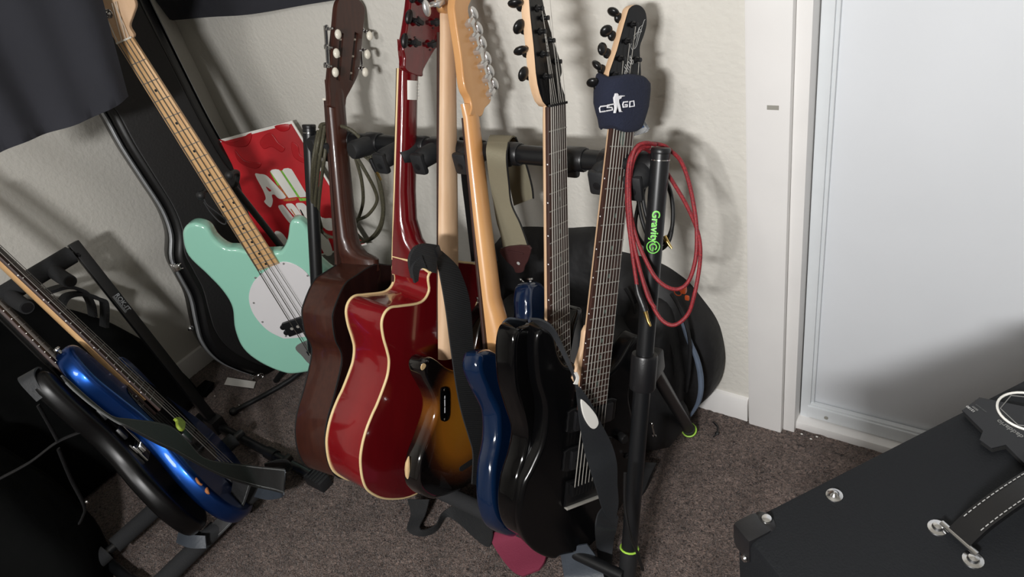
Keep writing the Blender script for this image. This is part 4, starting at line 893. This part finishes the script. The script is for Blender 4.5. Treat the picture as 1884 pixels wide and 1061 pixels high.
hc.add('valance', mod_rim([(x * 1.01 - (.003 if x < 0 else -.001), y) for x, y in out], -.0035, .0042, 4), M_valance)
hc.add('valance', mod_rim([(x * 1.01 - (.002 if x < 0 else -.001), y) for x, y in out], .0035, .0036, 4), M_valance)
def latch(x, y, z=0):
    q = V((*hc.loc(x, y, z), z)) + V((-.004, -.002, .012)); a = hc.add('latch', merge(box(q + V((.004, 0, .008)), (.026, .022, .010), .003), box(q + V((-.006, 0, -.004)), (.014, .026, .018), .003)), M_chrome)
    hc.add('latch_loop', tube([q + V((.012 + .009 * math.cos(t), .008 * math.sin(t), .015)) for t in [i * PI / 5 for i in range(10)]], .0016, 6, closed=True, k=1), M_chrome, a)
latch(325, 487, .0); latch(470, 688, .0)
for (x, y) in ((350, 604), (388, 622)): q = V((*hc.loc(x, y, .01), .012)); hc.add('stud_foot', lathe([(.007, -.008), (.008, 0), (.006, .006), (.001, .008)], q, (-.5, 0, 1), 14), M_chrome)
h_ = hc.locs([(438, 347), (460, 345), (485, 362), (502, 385), (504, 402)], .0)
hn = hc.add('handle', tube([(x, y, .005) for x, y in h_], [.006, .011, .012, .011, .006], 12, k=5), M_rubber)
for (x, y) in ((448, 362), (463, 372)): q = hc.loc(x, y, .01); hc.add('handle_bracket', ell((q[0], q[1], .012), (.010, .006, .004)), M_chrome, hn)
hk = hc.locs([(258, 30), (272, 28), (281, 36), (280, 47), (268, 51)], .0)
hc.add('hasp_loop', tube([(x, y, 0) for x, y in hk], .0028, 8), M_blackhw)

# poster leaning in the corner
pn = V((.55, -.80, .22)).normalized(); pc = at(537, 222, 'y', 1.125)
xx = V((.80, .55, 0)).normalized(); MP = frameM(pc, xx, pn.cross(xx))
po = Thing('poster', MP, 'glossy red poster board with white lettering behind the rack pole', 'poster')
pol = po.locs([(384, 262), (537, 222), (640, 392), (690, 520), (540, 590), (420, 470)], 0)
tl, tr_ = V((*pol[0], 0)), V((*pol[1], 0)); br_ = V((*pol[2], 0))
dn_ = (br_ - tr_).normalized(); lf = (tl - tr_).normalized()
W_, H_ = .42, .42; cor = [tr_, tr_ + lf * W_, tr_ + lf * W_ + dn_ * H_, tr_ + dn_ * H_]
pb_ = po.add('board', slab([(v.x, v.y) for v in cor], -.006, 0, .0006, smooth=False, seg=1), M_paper)
ins_ = [tr_ + lf * .006 + dn_ * .008, tr_ + lf * (W_ - .006) + dn_ * .008, tr_ + lf * (W_ - .006) + dn_ * (H_ - .006), tr_ + lf * .004 + dn_ * (H_ - .006)]
po.add('printed_face', slab([(v.x, v.y) for v in ins_], 0, .0006, .0002, smooth=False, seg=1), M_posterred)
def pshape(pts, z, m, name, k=3): po.add(name, slab(po.locs(pts, z), z - .0004, z, .0001, k=k, seg=1), m)
for pts in ([(478, 262), (488, 248), (500, 246), (512, 262), (524, 272), (518, 280), (500, 270), (486, 274)], [(400, 255), (430, 262), (462, 244), (455, 268), (425, 268)], [(505, 232), (530, 228), (532, 238), (518, 242)], [(536, 262), (548, 268), (552, 285), (566, 292), (560, 300), (540, 288)], [(432, 275), (450, 295), (480, 300), (470, 310), (440, 298)]):
    po.add('raised_drip', lumpy(slab(po.locs(pts, .002), .0005, .003, .0015, k=4, seg=3), 0, 1), M_posterrelief)
# lettering, cut as flat shapes: A, l, l / m, y
def pflat(pts, z, m, name): po.add(name, slab(po.locs(pts, z), z - .0004, z, .0001, smooth=False, seg=1), m)
pshape([(469, 321), (478, 320), (489, 322), (500, 332), (512, 345), (526, 362), (518, 366), (511, 364), (505, 358), (500, 359), (502, 368), (500, 378), (496, 381), (486, 371), (489, 365), (484, 350)], .0012, M_paper, 'letter')
pshape([(489, 343), (499, 350), (495, 352)], .0016, M_posterred, 'letter_counter')
pflat([(497, 315), (500, 312), (507, 311), (513, 312), (516, 315), (547, 362), (531, 364)], .0012, M_paper, 'letter')
pflat([(519, 314), (522, 310), (530, 309), (536, 311), (539, 315), (567, 362), (551, 363)], .0012, M_paper, 'letter')
pflat([(515.5, 313), (519.5, 314), (552, 363), (547.5, 363)], .0017, M_poster_green, 'letter_edge')
pflat([(496, 315), (499, 318), (514, 340), (511, 342)], .0017, M_poster_green, 'letter_edge')
pflat([(511, 342), (514, 340), (531, 364), (527, 363)], .0017, M_poster_orange, 'letter_edge')
pflat([(520, 366), (546, 364), (545, 368), (534, 370), (522, 370)], .0014, M_poster_orange, 'letter_edge')
pflat([(549, 364.5), (567, 364), (566, 369), (552, 370)], .0014, M_poster_green, 'letter_edge')
pshape([(512, 381), (517, 377), (523, 379), (541, 402), (546, 410), (536, 412), (526, 402)], .0012, M_paper, 'letter')
pshape([(526, 378), (533, 374), (541, 377), (555, 395), (566, 412), (558, 414), (544, 400)], .0012, M_paper, 'letter')
pshape([(544, 377), (552, 373), (561, 376), (571, 392), (577, 412), (571, 414), (560, 400)], .0012, M_paper, 'letter')
pflat([(534, 384), (536, 384), (546, 399), (543, 398)], .0017, M_poster_orange, 'letter_edge')
pflat([(551, 385), (554, 386), (567, 411), (564, 412)], .0017, M_dark, 'letter_edge')
pshape([(565, 376), (571, 372), (578, 378), (592, 400), (612, 402), (618, 420), (604, 424), (590, 412)], .0012, M_paper, 'letter')
pshape([(505, 428), (512, 425), (522, 432), (534, 452), (528, 458), (514, 444)], .0012, M_paper, 'letter')
pshape([(578, 428), (590, 425), (604, 440), (612, 465), (600, 470), (588, 450)], .0012, M_paper, 'letter')

# banners
def cloth(corner_fn, nu, nv, m, label, name, th=.0015):
    vs, fs = [], []
    for j in range(nv + 1):
        for i in range(nu + 1): vs.append(corner_fn(i / nu, j / nv))
    k0 = len(vs); vs2 = [v + V((0.0, .0015, 0)) for v in vs]; vs += vs2
    for j in range(nv):
        for i in range(nu):
            a = j * (nu + 1) + i; fs.append((a, a + 1, a + nu + 2, a + nu + 1)); fs.append((k0 + a + nu + 1, k0 + a + nu + 2, k0 + a + 1, k0 + a))
    for i in range(nu): fs.append((i + 1, i, k0 + i, k0 + i + 1)); a = nv * (nu + 1) + i; fs.append((a, a + 1, k0 + a + 1, k0 + a))
    for j in range(nv): a = j * (nu + 1); fs.append((a, a + nu + 1, k0 + a + nu + 1, k0 + a)); a += nu; fs.append((a + nu + 1, a, k0 + a, k0 + a + nu + 1))
    return single(name, (vs, fs), m, label, 'banner', smooth=80)
bL, bR = at(-60, 312, 'x', -1.61), at(237, 181, 'x', -1.585)
def f1(u, v):
    p = bL + (bR - bL) * u; top = V((bL.x - .02, bL.y - .1 + (bR.y - bL.y + .1 + .055 / .184 * 1.37) * u, 2.38)); q = p + (top - p) * v
    q.x += .012 * math.sin(u * 9 + v * 2) * (1 - .5 * v) + .006 * math.sin(u * 23); q.z += .006 * math.sin(u * 7) * (1 - v); return q
cloth(f1, 60, 60, M_fabric, 'large black cloth banner hanging in the upper left corner', 'cloth_banner')
c0, c1, c2 = at(275, -22, 'y', 1.135), at(320, 35, 'y', 1.135), at(640, -6, 'y', 1.14)
def f2(u, v):
    if u < .12: p = c0 + (c1 - c0) * (u / .12)
    else: p = c1 + (c2 - c1) * ((u - .12) / .88); p.z -= .010 * math.sin((u - .12) / .88 * PI)
    top = V((p.x, 1.14, 1.75)); q = p + (top - p) * v; q.y -= .006 * (1 + math.sin(u * 14)) * (1 - v * .5); return q
cloth(f2, 60, 20, M_fabric, 'black cloth banner pinned to the back wall at the top', 'cloth_banner')

# ------------------------------------------------------------------ left rack and what it holds
lr = Thing('guitar_rack', (-1.6, .35, 0), 'folding black foam-padded guitar rack along the left wall', 'guitar rack')
for y in (.52, .09):
    p0, p1 = V((-1.765, y, .03)), V((-1.932, y, .655)); d_ = (p1 - p0)
    up = frameM((p0 + p1) / 2, V((0, 1, 0)), d_)
    pl1 = lr.add('upright', xform(box((0, 0, 0), (.028, d_.length, .022), .003), up), M_tube, world=True)
    lr.add('bolt', lathe([(.008, 0), (.008, .004), (.003, .007)], p1 + V((.014, -.008, -.03)), (.3, -1, 0), 12), M_blkplastic, pl1, world=True)
    ft = lr.add('foot_tube', rod((-1.86, y, .03), (-1.33, y, .03), .013, 16), M_tube, world=True)
    lr.add('ribbed_foot', merge(box((-1.31, y, .02), (.07, .036, .036), .006), *[box((-1.335 + k_ * .012, y, .038), (.005, .034, .006), .001) for k_ in range(5)]), M_rubber, ft, world=True)
    lr.add('end_clamp', box((-1.765, y, .04), (.05, .04, .05), .006), M_blkplastic, world=True)
    lr.add('joint_collar', lathe([(.017, -.02), (.018, 0), (.017, .02)], V((-1.50, y, .03)), (1, 0, 0), 16), M_blkplastic, ft, world=True)
tb = lr.add('top_bar', rod((-1.93, .515, .635), (-1.93, .09, .625), .013, 16), M_tube, world=True)
lr.add('foam_sleeve', tube([(-1.925, .50, .632), (-1.925, .30, .628), (-1.925, .10, .622)], .024, 20, k=4), M_foam, tb, world=True)
for y, l in ((.440, .085), (.33, .085), (.18, .08)):
    lr.add('yoke_arm', tube([V((-1.925, y, .63)), V((-1.88, y, .612)), V((-1.925 + l, y, .606))], [.019, .018, .0165], 18, k=4), M_foam, world=True)
    lr.add('arm_end', lathe([(.0125, 0), (.0125, .0015), (.006, .002)], V((-1.925 + l, y, .606)), (1, 0, -.1), 16), M_blkplastic, world=True)
for x, z in ((-1.605, .075), (-1.39, .075)):
    b_ = lr.add('bottom_bar', rod((x, .52, z), (x, .02, z), .011, 14), M_tube, world=True)
    for (ya, yb) in ((.49, .30), (.28, .12), (.10, .0)): lr.add('foam_sleeve', tube([(x, ya, z), (x, (ya + yb) / 2, z), (x, yb, z)], .021, 18, k=3), M_foam, b_, world=True)
# lettering on the upright
p0, p1 = V((-1.765, .52, .03)), V((-1.932, .52, .655)); d_ = (p0 - p1).normalized(); yv = V((0, 1, 0)); zv = d_.cross(yv)
mid = p0 + (p1 - p0) * .70 + zv * .0113
M_ink2 = mat('lettering_ink', (150, 154, 158), .6)
lr.add('white_lettering', xform(text('ROK-IT', .017, .0002, off=.0002), frameM(mid + yv * .003, d_, yv)), M_ink2, world=True)
lr.add('lettering_bar', xform(merge(box((0, -.0070, 0), (.054, .0012, .0004)), box((0, -.0090, 0), (.054, .0008, .0004)), box((0, -.0110, 0), (.054, .0012, .0004))), frameM(mid + yv * .003, d_, yv)), M_ink2, world=True)

ph = math.radians(30)
BBM = guitarM((-1.75, .335, .81), (-.409, -.081, .909), (math.sin(ph), math.cos(ph), 0))
g = BB = Thing('electric_bass', BBM, 'metallic blue bass with a chipped edge leaning in the left rack', 'bass guitar')
bo = [(-.045, -.30), (-.06, -.272), (-.095, -.268), (-.125, -.295), (-.14, -.35), (-.128, -.42), (-.115, -.49), (-.125, -.56), (-.155, -.64), (-.165, -.72), (-.14, -.79), (-.085, -.835), (0, -.85), (.08, -.835), (.15, -.785), (.178, -.70), (.168, -.62), (.13, -.54), (.115, -.49), (.122, -.43), (.12, -.385), (.098, -.365), (.07, -.385), (.045, -.43), (.0, -.43), (-.03, -.40), (-.035, -.35)]
bd = g.add('body', slab(bo, -.056, -.012, .013, k=5), M_bluemet)
g.add('neck', loft([(.14, .019, -.006, .016, 0), (.1, .020, -.006, .016, 0), (-.3, .028, -.006, .018, 0), (-.42, .030, -.006, .022, 0), (-.47, .031, -.006, .022, 0)], -1), M_maple)
fb = g.add('fretboard', trapez(.116, .0205, -.51, .032, -.007, 0), M_rose)
for i in range(1, 21):
    y = .116 - fr(.864, i); h = .0205 + .0105 * (.116 - y) / .6; g.add('fret', rod((-h, y, .0003), (h, y, .0003), .001, 6), M_fret, fb)
    if i in (3, 5, 7, 9, 12, 15, 17, 19): g.add('side_dot', ell((-h, y + .01, -.003), (.0009, .0018, .0018), 8, 6), M_white, fb)
xs0 = [-.015 + .01 * i for i in range(4)]; xs1 = [-.029 + .0193 * i for i in range(4)]
strings(g, xs0, .116, xs1, -.748, .004, .006, [.0013, .0011, .0009, .0008], m=M_bassstring)
bq = g.add('bridge', box((0, -.765, -.008), (.085, .05, .006), .001), M_chrome)
for x in xs1: g.add('saddle', box((x, -.757, .0), (.012, .018, .009), .002), M_chrome, bq)
g.add('pickguard', slab([(-.05, -.42), (.06, -.44), (.10, -.50), (.09, -.60), (.05, -.70), (-.03, -.68), (-.075, -.58), (-.08, -.48)], -.012, -.0095, .0008, k=4, seg=2), M_gloss)
g.add('pickup', box((0, -.60, -.006), (.09, .03, .012), .003), M_blkplastic)
g.add('strap_button', lathe([(.004, 0), (.004, .008), (.008, .011), (.007, .014)], (-.10, -.270, -.034), (-.2, 1, 0), 14), M_chrome)
q = [g.loc(x, y, -.015) for x, y in ((356, 868), (362, 878), (370, 888), (378, 892), (384, 903), (388, 906))]
g.add('chipped_patch', tube([(x, y, -.0185) for x, y in q], [.001, .004, .0025, .006, .004, .001], 8, k=4), M_orangeworn, bd)
hd = g.add('headstock', slab([(-.021, .116), (-.035, .16), (-.05, .24), (-.02, .32), (.04, .32), (.06, .24), (.03, .16), (.021, .116)], -.02, -.006, .002, k=4), M_maple)
for k_ in range(4): tuner_front(g, (-.02 + .006 * k_, .17 + .04 * k_), (-.075, .18 + .04 * k_), -.006, M_chrome, -.024, par=hd)

ph2 = math.radians(23)
BKM = guitarM((-1.696, .258, .813), (-.41, -.041, .911), (math.sin(ph2), math.cos(ph2), 0))
g = BK = Thing('electric_guitar', BKM, 'black guitar in the left rack nearest the camera, strap leather on its horn', 'guitar')
bo = [(-.04, -.33), (-.055, -.29), (-.085, -.27), (-.115, -.275), (-.13, -.32), (-.125, -.40), (-.108, -.47), (-.115, -.54), (-.145, -.61), (-.16, -.69), (-.14, -.76), (-.09, -.81), (0, -.83), (.08, -.815), (.14, -.765), (.165, -.69), (.15, -.61), (.12, -.54), (.105, -.48), (.115, -.42), (.115, -.37), (.095, -.345), (.065, -.37), (.045, -.43), (.0, -.45), (-.03, -.41)]
bo = [(x * (.74 if x < 0 else .85), -.25 + (y + .258) * .90) for x, y in bo]
g.add('body', slab(bo, -.056, -.012, .016, k=5), mat('satin_black_body', (8, 8, 9), .33, spec=.3))
g.add('neck', loft([(.14, .020, -.006, .016, 0), (.1, .0215, -.006, .016, 0), (-.3, .027, -.006, .018, 0), (-.46, .029, -.006, .022, 0)], -1), M_satinblk)
fb = g.add('fretboard', trapez(.14, .0215, -.37, .029, -.007, 0), M_rose)
for i in range(1, 23):
    y = .14 - fr(.648, i); h = .0215 + .0075 * (.14 - y) / .5; g.add('fret', rod((-h, y, .0003), (h, y, .0003), .001, 6), M_fret, fb)
strings(g, [-.0175 + .007 * i for i in range(6)], .14, [-.026 + .0104 * i for i in range(6)], -.51 - .0, .003, .005, [.0007, .0006, .0005, .0005, .0004, .0004], m=M_bassstring)
bq = g.add('bridge', box((0, -.53, -.008), (.08, .045, .006), .001), M_chrome)
for i in range(6): g.add('saddle', box((-.026 + .0104 * i, -.525, .0), (.008, .018, .008), .0015), M_chrome, bq)
for yy in (-.41, -.47): g.add('pickup', box((0, yy, -.006), (.085, .03, .01), .003), M_blkplastic)
g.add('control_knob', knob((.08, -.62, -.012)), M_blackhw); g.add('control_knob', knob((.10, -.67, -.012)), M_blackhw)
g.add('plectrum', slab([(-.045, -.50), (-.035, -.505), (-.04, -.525)], -.011, -.009, .0005, k=2, seg=1), M_paper)
q0, q1 = BBM, BKM
single('guitar_strap', ribbon([(BKM @ V((-.094, -.305, -.040)), BKM @ V((-.090, -.305, -.060))), (BKM @ V((-.088, -.262, -.030)), BKM @ V((-.080, -.258, -.060))), (BKM @ V((-.074, -.252, -.020)), BKM @ V((-.064, -.248, -.058))), (BKM @ V((-.058, -.258, -.018)), BKM @ V((-.050, -.262, -.050)))], .004), M_leather, 'worn grey leather strap end on the horn of the black guitar at far left', 'strap')

# long strap across both
ls = Thing('guitar_strap', (-1.45, .3, .05), 'wide black strap with grey stitching draped across the blue bass', 'strap')
def E_(x, y, z): q = BB.loc(x, y, z); return BB.M @ V((q[0], q[1], z))
pr_ = [(E_(112, 690, .03), E_(122, 704, .03)), (E_(126, 700, .03), E_(138, 720, .03)), (E_(165, 735, .03), E_(172, 748, .03)), (E_(204, 765, .03), E_(212, 775, .03)), (E_(240, 771, .03), E_(238, 788, .035)), (E_(289, 777, .03), E_(289, 816, .035)), (E_(320, 788, .03), E_(318, 829, .035)), (E_(345, 812, .03), E_(342, 842, .035)), (E_(372, 841, .03), E_(380, 862, .035)), (E_(408, 850, .035), E_(420, 880, .04)), (at(450, 855, 'z', .17), at(470, 895, 'z', .16)), (at(490, 859, 'z', .16), at(505, 903, 'z', .14)), (at(524, 862, 'z', .15), at(521, 908, 'z', .12))]
ls.add('band', ribbon(pr_, .003), M_strapblack, world=True)
for s_ in (0, 1): ls.add('stitching', tube([(p[0] * (.93 - .86 * s_) + p[1] * (.07 + .86 * s_))  for p in pr_], .0021, 5, k=4), mat('grey_thread', (96, 98, 98), .8), world=True)
ls.add('folded_back', ribbon([(at(524, 864, 'z', .15), at(522, 910, 'z', .11)), (at(524, 880, 'z', .13), at(515, 916, 'z', .09)), (at(500, 886, 'z', .10), at(490, 919, 'z', .08)), (at(465, 888, 'z', .09), at(462, 912, 'z', .08))], .003), MATS['lettering_ink'] if False else M_leathergrey, world=True)
ls.add('end_loop', ribbon([(at(486, 853, 'z', .14), at(488, 862, 'z', .12)), (at(510, 846, 'z', .13), at(512, 857, 'z', .11)), (at(528, 846, 'z', .12), at(524, 856, 'z', .10)), (at(538, 858, 'z', .11), at(530, 862, 'z', .10)), (at(532, 866, 'z', .11), at(524, 866, 'z', .10))], .003), M_strapblack, world=True)
st2 = Thing('guitar_strap', (-1.42, .25, .02), 'black stitched strap curling under the blue bass onto the foam bar', 'strap')
pr2 = [(at(430, 880, 'z', .17), at(462, 893, 'z', .15)), (at(420, 925, 'z', .12), at(446, 935, 'z', .10)), (at(398, 955, 'z', .10), at(418, 972, 'z', .08)), (at(372, 975, 'z', .09), at(380, 1002, 'z', .06)), (at(345, 972, 'z', .10), at(340, 1005, 'z', .08)), (at(334, 960, 'z', .11), at(327, 985, 'z', .10))]
st2.add('band', ribbon(pr2, .003), M_strapblack, world=True)
st2.add('stitching', tube([p[0] * .12 + p[1] * .88  for p in pr2], .0021, 5, k=4), MATS['grey_thread'], world=True)
st2.add('suede_end', ribbon([(at(332, 966, 'z', .12), at(325, 998, 'z', .10)), (at(350, 982, 'z', .115), at(350, 1008, 'z', .10)), (at(378, 985, 'z', .11), at(380, 1008, 'z', .09))], .004), M_leathergrey, world=True)

# leaf-like lime figure resting on the strings
lf_ = [(320, 770), (328, 768), (336, 774), (340, 780), (338, 792), (331, 790), (325, 782), (324, 774)]
single('lime_toy', xform(slab(BB.locs(lf_, .012), .008, .016, .003, k=3, seg=3), BBM), M_leafgreen, 'tiny lime green plastic frog shape perched on the blue bass strings', 'toy')

# gig bag against the left wall, with its two carry handles
GB = Thing('gig_bag', frameM((-2.0, .30, 0), (0, 1, 0), (-.10, 0, 1)), 'black padded gig bag with webbing handles against the left wall', 'gig bag')
go = GB.locs([(20, 560), (60, 558), (112, 566), (190, 588), (240, 614), (290, 643), (340, 690), (385, 735)], .06) + [(.34, .02), (.2, .0), (0, .0), (-.3, .0), (-.42, .05), (-.42, .55), (-.3, .62)]
GB.add('padded_body', lumpy(slab(go, -.05, .075, .035, k=5, seg=5), .01, 7), M_bagdark)
for pts in ([(82, 536), (110, 527), (130, 527), (150, 535), (158, 545), (165, 560), (168, 580)], [(108, 562), (118, 545), (138, 539), (160, 541), (176, 548), (189, 556), (189, 600)]):
    q = GB.locs(pts, .09); pr3 = [(V((x, y, .078)), V((x + .002, y - .004, .112))) for x, y in q]; GB.add('carry_handle', ribbon(pr3, .009), M_webbing)
# folded seat frame and black cloth nearest the camera, lower left
CB = Thing('cloth_bag', frameM((-1.62, -.02, 0), (.55, .80, 0), (-.25, .1, 1)), 'bulky black cloth bag with crossed straps at the lower left', 'bag')
co_ = [(-.35, 0), (-.4, .2), (-.3, .42), (-.12, .50), (.0, .46), (.05, .36), (.09, .22), (.10, .08), (.07, 0), (0, -.01)]
CB.add('cloth_body', lumpy(slab(co_, -.12, .10, .05, k=5, seg=5), .012, 8, 2), M_bagdark)
for pts in ([(0, 880), (55, 850), (107, 812), (160, 790)], [(70, 745), (90, 780), (107, 812)], [(107, 825), (130, 880), (155, 930), (152, 950), (146, 962)]):
    CB.add('cross_strap', tube([(x, y, .108) for x, y in CB.locs(pts, .108)], .007, 8, flat=.4), M_bagblk)
CB.add('snap_button', ell((*CB.loc(160, 922, .11), .112), (.004, .004, .003)), M_chrome)

# ------------------------------------------------------------------ amplifier, lower right
u = V((.5683, .8228, 0)); v = V((.8228, -.5683, 0)); ZT = .67
AM = Matrix(((u.x, v.x, 0, -.161), (u.y, v.y, 0, .427), (0, 0, 1, 0), (0, 0, 0, 1)))   # x along the far edge, y to the near side
AM = Matrix(((u.x, -v.x, 0, -.161), (u.y, -v.y, 0, .427), (0, 0, 1, 0), (0, 0, 0, 1)))  # right-handed: y points away
am = Thing('guitar_amplifier', AM, 'black tolex guitar amplifier at the lower right with a stitched handle', 'amplifier')
LEN, DEP = .52, .235
am.add('cabinet', box((LEN / 2, -DEP / 2, ZT / 2), (LEN, DEP, ZT), .010), M_tolex)
def AL(x, y, z=ZT):
    p = AM.inverted() @ at(x, y, 'z', z); return p
for sx, sy in ((0, 0), (0, -DEP), (LEN, 0), (LEN, -DEP)):
    ix = 1 if sx == 0 else -1; iy = -1 if sy == 0 else 1
    k_ = .78
    cvs = merge(box((sx + ix * .0125, sy + iy * .0115, ZT - .0175), (.031, .029, .042), .0065), ell((sx + ix * .036 * k_, sy + iy * .015 * k_, ZT + .0003), (.012 * k_, .017 * k_, .0032), 16, 6))
    cp = am.add('corner_protector', cvs, M_blkplastic)
    am.add('corner_screw', lathe([(.006, 0), (.005, .002), (.002, .003)], (sx + ix * .030, sy + iy * .012, ZT + .003), (0, 0, 1), 14), M_chrome, cp)
    am.add('corner_screw', lathe([(.005, 0), (.004, .002), (.001, .003)], (sx + ix * .018, sy - iy * .003, ZT - .035), (0, -iy, 0), 14), M_chrome, cp)
    am.add('corner_screw', lathe([(.005, 0), (.004, .002), (.001, .003)], (sx - ix * .003, sy + iy * .018, ZT - .035), (-ix, 0, 0), 14), M_chrome, cp)
q = AL(1535, 911); am.add('cup_screw', merge(lathe([(.0088, 0), (.0085, .001), (.0055, .0022), (.0045, .003), (.003, .0055), (.0006, .0065)], (q.x, q.y, ZT), (0, 0, 1), 20)), M_chrome)
q = AL(1725, 971); q2 = AL(1790, 1030)
ca = (q + q2) / 2; dirh = V((1, 0, 0))
for p in (q, q2): am.add('handle_rivet', lathe([(.0095, 0), (.009, .0012), (.0055, .002), (.0045, .005), (.001, .0065)], (p.x, p.y, ZT), (0, 0, 1), 18), M_chrome)
am.add('handle_bar', rod((q.x + .004, q.y, ZT + .006), (q2.x + .004, q2.y, ZT + .006), .003, 10), M_chrome)
hx0 = ca.x + .006; hy = ca.y; hl = .215; hw_ = .0115
pr_ = [(V((hx0 + hl * t, hy - hw_, ZT + .006 + .030 * math.sin(PI * min(1, max(0, t))) ** .6)), V((hx0 + hl * t, hy + hw_, ZT + .006 + .030 * math.sin(PI * min(1, max(0, t))) ** .6))) for t in [i / 12 for i in range(13)]]
hn = am.add('handle', ribbon(pr_, .008, 3), mat('handle_vinyl', (20, 20, 21), .28, bump=.1, bscale=150))
for s_ in (-1, 1):
    for i in range(38):
        t0, t1 = .05 + i * .024, .05 + i * .024 + .015
        zz_ = lambda t: ZT + .0112 + .030 * max(0, math.sin(PI * t)) ** .6
        am.add('stitch', rod((hx0 + hl * t0, hy + s_ * .0090, zz_(t0)), (hx0 + hl * t1, hy + s_ * .0090, zz_(t1)), .0005, 5), mat('stitch_thread', (160, 160, 158), .8), hn)
# black card tag lying on the top
tp = [AL(*p) for p in ((1768, 762), (1800, 738), (1905, 760), (1960, 900), (1884, 862), (1848, 826), (1822, 832), (1800, 816), (1806, 800))]
tg = Thing('string_packet', AM @ Matrix.Translation((0, 0, ZT)), 'black card packet with grey lettering and white ring on the amplifier', 'card packet')
tg.add('card', slab([(p.x, p.y) for p in tp], .0055, .0070, .0003, smooth=False, seg=1), mat('card_black', (25, 26, 29), .5))
tg.add('inner_sleeve', slab([(p.x * .98 + .006, p.y * .97 - .003) for p in tp], .001, .0055, .0003, smooth=False, seg=1), M_dark)
def flat_text(s, x0, y0, x1, y1, size, m, name, sp=1):
    size *= .66
    a, b = AL(x0, y0), AL(x1, y1); d_ = (b - a); d_.z = 0; d_.normalize(); mid = (a + b) / 2
    tg.add(name, xform(text(s, size, .0001, off=.0001, space=sp), frameM((mid.x, mid.y, .0072), d_, V((0, 0, 1)).cross(d_))), m)
ink = mat('card_ink', (120, 120, 118), .6)
flat_text("daddario", 1878, 812, 1833, 781, .0125, ink, 'printed_lettering')
flat_text("12180", 1792, 766, 1776, 754, .0065, M_silverink, 'printed_lettering')
flat_text("93777", 1801, 766, 1784, 752, .0045, ink, 'printed_lettering')
flat_text("nickel wound", 1818, 770, 1788, 748, .0038, mat('card_ink_dark', (70, 72, 72), .6), 'printed_lettering')
cq = AL(1890, 765); rr_ = .029
hexp = [V((cq.x + rr_ * math.cos(a_), cq.y + rr_ * math.sin(a_), .0076)) for a_ in [i * PI / 18 for i in range(36)]]
tg.add('printed_ring', tube(hexp, .0014, 6, closed=True, k=1, flat=1), M_paper)
tg.add('printed_hexagon', tube([V((cq.x + rr_ * .9 * math.cos(a_), cq.y + rr_ * .9 * math.sin(a_), .0074)) for a_ in [i * PI / 3 + .3 for i in range(6)]], .0006, 6, closed=True, k=1), ink)

# ------------------------------------------------------------------ small things on the carpet
def onfloor(pts, z): return [at(x, y, 'z', z) for x, y in pts]
q = onfloor([(418, 693), (470, 701), (466, 713), (412, 706)], .012)
single('paper_strip', slab([(p.x, p.y) for p in q], .008, .011, .0008, smooth=False, seg=1), M_paper, 'short strip of white paper on the carpet under the mint bass', 'paper')
q = onfloor([(1312, 776), (1320, 785), (1319, 797), (1313, 803)], .010)
single('cable_tie', merge(tube(q, .0022, 6), ell(q[2], (.006, .004, .003), 8, 6)), M_blkplastic, 'curled black scrap lying on the bare carpet near the baseboard', 'scrap')
for (x, y, lb, gr) in ((1475, 798, 'white crumb on the carpet nearest the closet casing', 'crumbs by the closet'), (1492, 807, 'white crumb on the carpet, middle one by the closet track', 'crumbs by the closet'), (1503, 803, 'white crumb on the carpet farthest right along the closet track', 'crumbs by the closet'), (440, 745, 'white crumb on the carpet just below the paper strip', 'crumbs by the paper strip'), (395, 728, 'white crumb on the carpet left of the paper strip', 'crumbs by the paper strip')):
    single('crumb', ell(at(x, y, 'z', .007), (.003, .002, .0015), 6, 4), M_paper, lb, 'crumb', gr)
tie = onfloor([(1150, 880), (1152, 950), (1162, 985), (1172, 1020), (1182, 1045)], .10)
single('loose_cord', tube([at(1150, 870, 'x', -.44), at(1150, 930, 'x', -.44), at(1160, 985, 'x', -.43), at(1172, 1015, 'x', -.43), at(1183, 1048, 'x', -.43)], .003, 8), M_blkcable, 'thin black cord hanging in front of the rack pole foot', 'cord')
